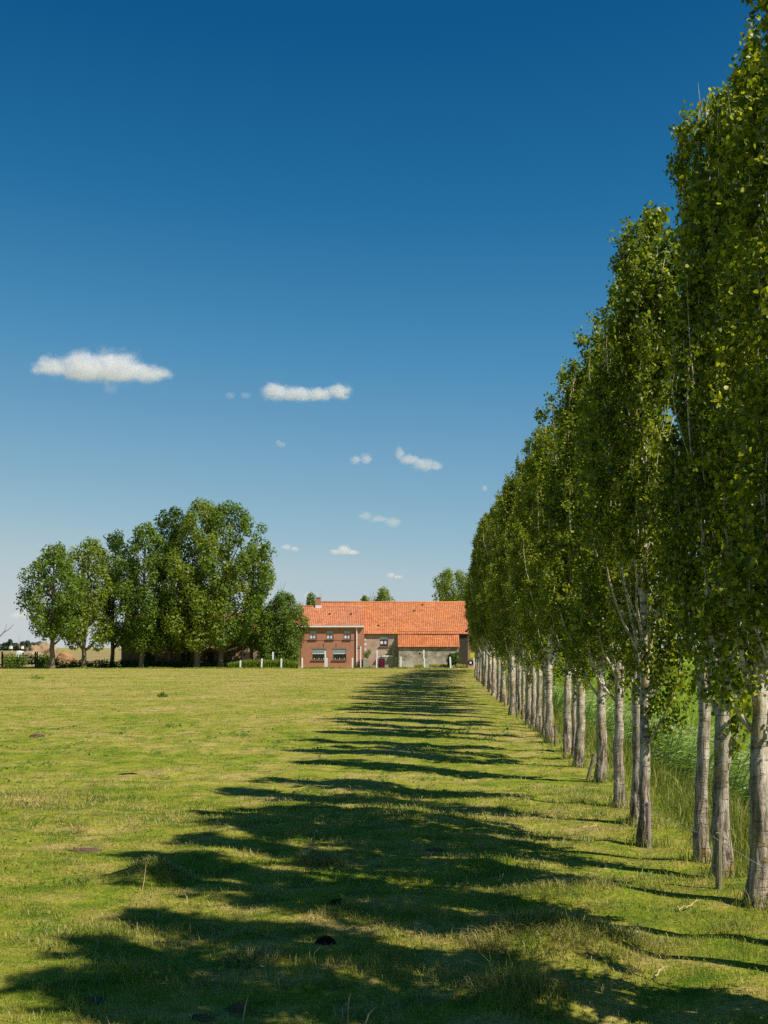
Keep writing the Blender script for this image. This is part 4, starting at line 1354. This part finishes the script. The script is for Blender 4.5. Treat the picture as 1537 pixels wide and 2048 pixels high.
T = broad_tree
T(104, 1339, 1086, 56, 148, 1, M_BROAD, 'leftmost tall tree of the far group, with an open low branch on its left', 1262, .02, 64, .34, bare=3)
T(168, 1336, 1074, 50, 151, 2, M_BROAD_Y, 'second tall tree from the left, lighter yellow green crown', 1280, .05, 62, .30)
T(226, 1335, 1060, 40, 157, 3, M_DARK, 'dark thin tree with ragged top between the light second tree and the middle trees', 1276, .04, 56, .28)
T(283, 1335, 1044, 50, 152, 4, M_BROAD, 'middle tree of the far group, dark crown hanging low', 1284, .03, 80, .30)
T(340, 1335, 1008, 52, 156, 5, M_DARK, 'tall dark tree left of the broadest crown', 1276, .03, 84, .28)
T(393, 1335, 994, 62, 152, 6, M_BROAD_Y, 'tallest sunlit tree of the far group with a bright broad crown', 1282, .03, 105, .36)
T(441, 1335, 1000, 72, 154, 7, M_BROAD, 'broad tall tree at the right of the far group, crown reaching the shrubby tree', 1282, .08, 110, .38)
T(505, 1335, 1085, 40, 156, 8, M_BROAD_Y, 'lower yellow green tree between the far group and the shrubby tree', 1285, .02, 52, .22)
for px, lb in ((315, 'thin bare stem between the middle tree and the tall dark tree'), (369, 'thin bare stem left of the tallest sunlit tree'), (410, 'crooked bare stem right of the tallest sunlit tree')):
    d = 157.5
    x0 = (px - CX) / F * d
    rg_ = np.random.default_rng(px)
    V, Fc = [], []
    zs = np.linspace(-.2, 6.5, 10)
    rough_tube(V, Fc, np.stack([np.cumsum(rg_.normal(.05, .13, 10)), np.cumsum(rg_.normal(0, .08, 10)), zs], -1), .13 * (1 - zs / 9), 7, rg_, .05)
    tag(build('thin_tree_stem', np.concatenate(V), np.concatenate(Fc), M_BARK_D, loc=(x0, d, 0)), lb, 'tree stem', 'thin stems among the far trees')
# shrubby tree next to the farmhouse
T(570, 1333, 1184, 50, 152.6, 21, M_CONIF, 'dense shrubby tree overlapping the left corner of the farmhouse', 1322, .0, 70, .16, 150, .24, 'shrubby_tree', None, shape=((0, .55), (.25, .75), (.6, 1.0), (.8, .8), (1, .35)), wf=1.0)
T(538, 1333, 1225, 34, 152.4, 22, M_BROAD, 'lower rounded bushy tree left of the dense shrubby tree', 1322, .0, 50, .14, 130, .24, 'shrubby_tree', None, shape=((0, .8), (.4, 1.0), (.75, .85), (1, .4)), wf=1.0)
# trees behind the roofs
T(904, 1333, 1140, 38, 185, 31, M_BROAD_Y, 'tree rising behind the right end of the orange barn roof', 1215, .0, 44, .3, 60, .32, 'tree_behind_roof', 'trees behind the farm roofs', shape=((0, .9), (.4, 1.0), (.75, .8), (1, .4)))
T(769, 1333, 1175, 17, 180, 32, M_BROAD_Y, 'small light tree top behind the middle of the orange roof', 1215, .0, 16, .15, 90, .28, 'tree_behind_roof', 'trees behind the farm roofs')
T(729, 1333, 1191, 8, 178, 33, M_BROAD_Y, 'smallest tree top peeping over the orange roof', 1215, .0, 8, .1, 120, .26, 'tree_behind_roof', 'trees behind the farm roofs')
T(622, 1333, 1186, 9, 178, 34, M_BROAD, 'little tree top just left of the chimney', 1215, .0, 10, .1, 120, .26, 'tree_behind_roof', 'trees behind the farm roofs')
for px, base, top, lb in ((741, 1215, 1181, 'bare twiggy stem between the two little tree tops over the orange roof'), (563, 1215, 1163, 'dead forked branch sticking up behind the dense shrubby tree')):
    d = 175.0
    m = MB()
    z0, z1 = 0.0, EYE + (HZ - top) / F * d
    m.tube([(0, 0, z0), (.1, 0, z1 * .7), (.25, 0, z1 * .88), (.55, 0, z1)], [.1, .06, .035, .012], 6)
    m.tube([(.2, 0, z1 * .84), (.0, .1, z1 * .93), (-.1, .1, z1 * .99)], [.03, .02, .01], 5)
    m.tube([(.1, 0, z1 * .75), (-.4, .1, z1 * .86), (-.6, .1, z1 * .95)], [.03, .02, .01], 5)
    tag(m.build('bare_tree', M_BARK_D, loc=((px - CX) / F * d, d, 0)), lb, 'tree')

# undergrowth below the far trees and long grass by the farmhouse
rg_ = np.random.default_rng(55)
def band(name, pxa, pxb, d, zt, n, size, m, label, cat, kind=None, depth=1.2, dens=90):
    xa, xb = (pxa - CX) / F * d, (pxb - CX) / F * d
    bl = []
    for k in range(n):
        r = rg_.uniform(.35, .65) * zt
        bl.append((xa + (xb - xa) * (k + rg_.uniform(0, 1)) / n, d + rg_.uniform(-depth, depth), rg_.uniform(.15, .7) * zt, r))
    Vp, Fp = blob_leaves(bl, dens, size, rg_)
    x_c = (xa + xb) / 2
    Vp = Vp - np.array([x_c, d, 0])
    return tag(build(name, Vp, Fp, m, loc=(x_c, d, 0)), label, cat, kind=kind)
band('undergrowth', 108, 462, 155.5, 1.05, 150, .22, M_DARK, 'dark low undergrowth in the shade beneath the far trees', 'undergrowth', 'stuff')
band('hedge', 10, 52, 162, 1.75, 24, .22, M_BROAD, 'clipped green hedge behind the field gate', 'hedge')
band('hedge', 70, 101, 160, 1.7, 20, .22, M_BROAD, 'green hedge between the field gate and the leftmost tall tree', 'hedge')
n = 9000
x = rg_.uniform((462 - CX) / F * 152, (598 - CX) / F * 152, n)
y = rg_.uniform(149.7, 151.6, n)
prof = .75 + 1.2 * sstep(0, 1, fbm(x / 1.6, y / 1.6, 77)) * np.exp(-((x - (545 - CX) / F * 152) / 3.2) ** 2)
V1 = blades(np.stack([x, y, np.zeros(n)], -1), prof * rg_.uniform(.5, 1.1, n), np.full(n, .07), rg_.uniform(.1, .7, n), rng=rg_)
n = 9000       # ragged unmown edge where the pasture ends
x, y = rg_.uniform(-50, 9, n), rg_.uniform(147.2, 150.5, n)
edge = np.clip(fbm(x / 2.2, y / 3, 83) * 1.5 - .45, .05, 1)
V, Fc = join([V1, blades(np.stack([x, y, height(x, y)], -1), .42 * edge * rg_.uniform(.5, 1.2, n), np.full(n, .07), rg_.uniform(.2, .9, n), rng=rg_)])
M_LONG = leaf_mat('long_grass', [(0, (.10, .18, .018)), (.5, (.20, .29, .03)), (1, (.38, .37, .08))], .3, .6, .2, (1.2, 1.2, .6))
tag(build('long_grass', V, Fc, M_LONG), 'long unmown grass around the white posts left of the farmhouse', 'grass', kind='stuff')

# thistle clump in the open pasture
p = at(326, 1396, gd(1396))
shrub('thistle_clump', (p.x, p.y, gz(p.x, p.y)), [(0, 0, .10, .16), (-.16, 0, .08, .12), (.17, .05, .07, .11), (-.02, 0, .2, .1)], 3200, .07, M_BROAD, 'dark green weed clump alone in the sunlit pasture', 'weed')
p = at(75, 1358, gd(1358))
shrub('thistle_clump', (p.x, p.y, gz(p.x, p.y)), [(0, 0, .1, .3), (-.4, 0, .08, .22), (.4, .05, .07, .2)], 900, .10, M_BROAD, 'flat green weed patch near the gate at the far left', 'weed')

# field gate, heap, distant things on the left
M_RUST = simple('rusty_steel', (.07, .05, .04), .8, .2, .3, 8)
gt = empty('field_gate', at(38, 1333, 156), 'dark five bar field gate at the far left edge of the pasture', 'gate')
wx = 62 / F * 156
for z in (.35, .75, 1.15, 1.5):
    MB().tube([(-wx / 2, 0, z), (wx / 2, 0, z)], .03, 6).build('rail', M_RUST, gt)
for xx in (-wx / 2, -.2, wx * .3, wx / 2):
    MB().tube([(xx, 0, .25), (xx, 0, 1.75 if xx > 0 else 1.6)], .035, 6).build('upright', M_RUST, gt)
for xx, r in ((-wx / 2 - .15, .12), (wx / 2 + .15, .10), (wx / 2 + .4, .08)):
    MB().tube([(xx, .05, -.2), (xx, .05, 1.95)], r, 8).build('gate_post', M_DARK_BOARDS, gt)

M_STRAWH = simple('dry_reed_heap', (.36, .25, .14), .95, .05, .4, 1.2, .1)
def heap(name, px, py_top, half, d, m, label, cat, seed, rough=.5, depth=.6):
    xc = (px - CX) / F * d
    Ht = EYE + (HZ - py_top) / F * d
    W = half / F * d
    bm = bmesh.new()
    bmesh.ops.create_icosphere(bm, subdivisions=5, radius=1)
    for v in bm.verts:
        k = fbm(np.array([v.co.x * 2.5 + seed]), np.array([v.co.z * 2.5 + v.co.y * 2]), seed, 4)[0]
        k2 = fbm(np.array([v.co.x * 9 + seed]), np.array([v.co.z * 9 + v.co.y * 8]), seed + 5, 3)[0]
        s = 1 + (k - .5) * rough + (k2 - .5) * rough * .45
        v.co = Vector((v.co.x * W * s, v.co.y * W * depth * s, max(v.co.z, -.1) * Ht * s))
    me = bpy.data.meshes.new(name)
    bm.to_mesh(me); bm.free()
    me.materials.append(m)
    for pl in me.polygons:
        pl.use_smooth = True
    o = bpy.data.objects.new(name, me)
    col.objects.link(o)
    o.location = (xc, d, 0)
    return tag(o, label, cat)
heap('straw_heap', 92, 1292.5, 44, 182, M_STRAWH, 'tan heap of dry reed and soil behind the leftmost tall tree', 'heap', 4, 1.1)
heap('manure_heap', 132, 1303, 22, 168, simple('ochre_earth', (.40, .24, .11), .95, .05, .3, 1, .1), 'ochre earth heap between the leftmost two tall trees', 'heap', 9)
sh = empty('silage_clamp', at(48, 1318, 170), 'pale concrete clamp end with dark gap behind the hedge at the gate', 'silage clamp')
MB().poly([(-1.2, 0, -1), (-.2, 0, -1), (-.2, 0, .95), (-1.0, 0, 1.15)]).poly([(-1.2, 0, -1), (-1.0, 0, 1.15), (-1.0, 2, 1.15), (-1.2, 2, -1)]).poly([(-1.0, 0, 1.15), (-.2, 0, .95), (-.2, 2, .95), (-1.0, 2, 1.15)]).build('side_slab', M_WHITE_C, sh)
MB().box(-.2, .02, .3, 2, -1, .95).build('gap', M_INSIDE, sh)
MB().poly([(.02, 0, -1), (1.5, 0, -1), (1.2, 0, .95), (.02, 0, 1.05)]).poly([(.02, 0, 1.05), (1.2, 0, .95), (1.2, 3, .95), (.02, 3, 1.05)]).poly([(1.5, 0, -1), (1.5, 3, -1), (1.2, 3, .95), (1.2, 0, .95)]).build('end_slab', simple('tan_concrete', (.48, .37, .26), .9, .1, .15), sh)

def far_clump(px, top, half, d, seed, label):
    e = T(px, 1295, top, half, d, seed, M_FAR, label, 1297, 0, 26, .4, 6, 2.2, 'distant_tree', 'distant trees on the left horizon', shape=((0, .9), (.5, 1), (.8, .8), (1, .4)))
M_FAR = leaf_mat('hazy_leaves', [(0, (.05, .085, .06)), (.5, (.075, .12, .075)), (1, (.11, .15, .09))], .2, .8, .05, (1, 1, .8))
for px, top, half, sd, lb in ((20, 1279, 5, 61, 'tallest distant tree on the left horizon'), (12, 1286, 6, 62, 'low distant tree left of the tallest distant tree'), (31, 1287, 7, 63, 'rounded distant tree left of the thin pole'),
                              (46, 1284, 7, 64, 'broad distant tree right of the thin pole'), (56, 1282, 5, 65, 'dark distant tree just left of the leftmost tall tree crown'), (66, 1286, 8, 66, 'low distant tree below the open branch of the leftmost tall tree'),
                              (80, 1284, 9, 67, 'distant tree under the crown of the leftmost tall tree'), (2, 1290, 6, 68, 'low distant bush at the very left edge')):
    far_clump(px, top, half, 900, sd, lb)
p = at(39, 1293, 600)
MB().tube([(0, 0, -1), (0, 0, (1293 - 1276) / F * 600 + 1)], [.16, .10], 8).build('mast', M_BLOCK, loc=p)
tag(bpy.data.objects['mast'], 'thin pale pole on the left horizon', 'pole')
for px, w, lb in ((21, 3.6, 'tiny white house on the left horizon below the tallest distant tree'), (44, 2.8, 'tiny cream house right of the thin pale pole')):
    p = at(px, 1294.3, 700)
    hw = w / F * 700 / 2
    e = empty('distant_house', p, lb, 'house')
    MB().box(-hw, hw, 0, 3, -1, .55).build('wall', M_WHITE_C, e)
    MB().poly([(-hw, -.1, .56), (hw, -.1, .56), (hw, 1.5, 1.0), (-hw, 1.5, 1.0)]).poly([(hw, 3.1, .56), (-hw, 3.1, .56), (-hw, 1.5, 1.0), (hw, 1.5, 1.0)]).build('roof', M_BRICK, e)
# bare branch of a tree that reaches in at the left edge
p = at(-14, 1330, 150)
m = MB()
m.tube([(0, 0, -.2), (0, 0, 2.4), (.5, 0, 3.6), (1.4, 0, 4.5), (2.2, 0, 5.0), (2.6, 0, 5.5)], [.15, .12, .07, .05, .03, .015], 6)
m.tube([(1.3, 0, 4.4), (1.6, .1, 5.0), (1.7, .1, 5.5)], [.03, .02, .01], 5)
tag(m.build('bare_tree', M_BARK_D, loc=(p.x, p.y, 0)), 'bare branch reaching in at the left picture edge beside the leftmost tall tree', 'tree')

# ------------------------------------------------------------------ clouds
def cloud(px, py, w, h, ells, label, dens=1.0, seed=0, amp=2.9, alt=620.0, cap=7500.0, thr=.24, base=None):
    """Small cumulus: a closed hull holding a noisy volume; ells are (x,z,rx,rz) in units of half width / half height."""
    d = min(alt * F / max(20, (HZ - py)), cap)
    c0 = at(px, py, d)
    A, B = w / 2 / F * d, h / 2 / F * d
    D = max(A * .45, B * .8)
    bm = bmesh.new()
    bmesh.ops.create_icosphere(bm, subdivisions=4, radius=1)
    for v in bm.verts:
        n_ = v.co.normalized()
        lo_, hi_ = 0.05, 2.6
        def inside(r):
            q = n_ * r
            return any(((q.x - e[0]) / (e[2] * 1.22)) ** 2 + ((q.z - e[1]) / (e[3] * 1.25)) ** 2 + (q.y / 1.2) ** 2 < 1 for e in ells)
        r_ = .1
        for k in range(60):
            rr = 2.4 * (1 - k / 60)
            if inside(rr):
                r_ = rr
                break
        v.co = n_ * r_
    bmesh.ops.smooth_vert(bm, verts=bm.verts, factor=.5, use_axis_x=True, use_axis_y=True, use_axis_z=True)
    for v in bm.verts:
        v.co = Vector((v.co.x * A, v.co.y * D, v.co.z * B))
    me = bpy.data.meshes.new('cloud')
    bm.to_mesh(me); bm.free()
    o = bpy.data.objects.new('cloud', me)
    col.objects.link(o)
    o.location = c0
    t = NT('cloud_vapour')
    tc = t.n('TexCoord').outputs['Object']
    p = t.scale(tc, (1 / A, 1 / D, 1 / B))
    warp = t.n('TexNoise', {'Vector': t.scale(tc, (1.0 / B, 1.0 / B, 1.0 / B)), 'Scale': 1.0, 'Detail': 2.0}).outputs['Color']
    wv = t.n('VectorMath', {0: warp, 1: (.5, .5, .5)}, operation='SUBTRACT').outputs[0]
    p = t.n('VectorMath', {0: p, 1: t.scale(wv, (.20, .35, .42))}, operation='ADD').outputs[0]
    f = None
    for ex, ezz, rx, rz in ells:
        q = t.n('VectorMath', {0: p, 1: (ex, 0, ezz)}, operation='SUBTRACT').outputs[0]
        q = t.scale(q, (1 / rx, 1.0, 1 / rz))
        ln = t.n('VectorMath', {0: q}, operation='LENGTH').outputs['Value']
        s = t.math('SUBTRACT', 1.0, ln)
        f = s if f is None else t.math('MAXIMUM', f, s)
    seedv = t.n('VectorMath', {0: t.scale(tc, (1 / B, 1 / B, 1 / B)), 1: (seed * 3.7, seed * 1.3, seed * 7.1)}, operation='ADD').outputs[0]
    nz = t.noise(t.scale(seedv, (.7, 1, 1)), 1.9, 8, .68, .6)
    f = t.math('ADD', t.math('MULTIPLY', f, 1.5), t.math('MULTIPLY', t.math('SUBTRACT', nz, .5), amp))
    f = t.math('SUBTRACT', f, thr)
    f = t.math('MULTIPLY', f, 1.8, True)
    f = t.math('POWER', f, 1.9)
    if base is not None:
        zc = t.n('SeparateXYZ', {0: p}).outputs[2]
        f = t.math('MULTIPLY', f, t.math('MULTIPLY', t.math('SUBTRACT', zc, base - .12), 3.2, True))
    dn = t.math('MULTIPLY', f, dens * 1.7 / B)
    vs = t.n('VolumePrincipled', {'Color': (.985, .965, .985), 'Density': dn, 'Anisotropy': -.15}).outputs[0]
    t.t.links.new(vs, t.out.inputs['Volume'])
    me.materials.append(t.m)
    tag(o, label, 'cloud', 'small clouds in the blue sky')
    return o

cloud(206, 727, 290, 90, [(.18, -.3, .58, 1.2), (.58, -.5, .46, .55), (-.28, -.15, .5, .85), (-.68, -.2, .4, .42), (.0, -.4, .9, .55)], 'largest white cloud, high at the left', .55, 1, base=-.72)
cloud(222, 776, 40, 30, [(0, 0, 1, 1), (-.4, .5, .5, .6)], 'faint wisp hanging below the largest cloud', .06, 2, thr=.08)
cloud(611, 786, 190, 50, [(-.62, .1, .42, .9), (-.15, -.1, .55, .75), (.3, -.1, .5, .65), (.72, .1, .34, .75)], 'second largest white cloud, long and flat, right of the largest', .4, 3)
cloud(478, 791, 56, 16, [(-.6, 0, .45, 1), (.5, 0, .5, 1)], 'faint streak just left of the long flat cloud', .05, 4, thr=.08)
cloud(563, 889, 24, 18, [(0, 0, 1, .8), (-.5, .5, .5, .6)], 'tiny thin wisp below the long flat cloud', .14, 5, thr=.08)
cloud(724, 918, 58, 34, [(.3, .1, .65, .95), (-.4, -.1, .65, .6)], 'small cloud left of the tailed cloud at mid height', .3, 6)
cloud(838, 920, 108, 56, [(.2, -.35, .7, .62), (-.35, .0, .55, .5), (-.72, .5, .26, .55), (.65, -.4, .38, .42)], 'mid height cloud with a wispy tail at its upper left', .36, 7)
cloud(764, 1039, 92, 36, [(-.7, .4, .4, .6), (-.1, .05, .5, .5), (.5, -.3, .5, .7)], 'faint thin cloud below the tailed cloud, near the poplars', .13, 8, thr=.1)
cloud(581, 1096, 44, 18, [(-.4, .2, .6, .8), (.4, -.2, .6, .7)], 'small flat cloud left of the dome shaped low cloud', .3, 9)
cloud(688, 1099, 72, 26, [(.02, -.15, .55, 1.15), (-.45, -.4, .5, .6), (.5, -.45, .5, .55)], 'low dome shaped white cloud above the farmhouse roof', .4, 10, base=-.8)
cloud(788, 1151, 44, 18, [(-.3, 0, .6, .8), (.4, -.3, .6, .5)], 'lowest small cloud above the orange barn roof', .35, 11)
cloud(52, 1228, 66, 30, [(0, 0, .8, .85), (.6, -.3, .4, .5), (-.6, -.2, .45, .6)], 'low cloud half behind the leftmost tall tree', .25, 12, cap=9000)
cloud(617, 1194, 26, 28, [(0, 0, .9, .9)], 'little cloud tuft left of the chimney', .3, 13, cap=9000)
cloud(970, 977, 18, 20, [(0, 0, .9, .9)], 'tiny cloud tuft touching the poplar row edge', .25, 14)
cloud(1510, 720, 120, 150, [(0, 0, .9, .9), (.2, -.4, .7, .5)], 'white cloud glimpsed through the leaves at the right edge', .5, 15)
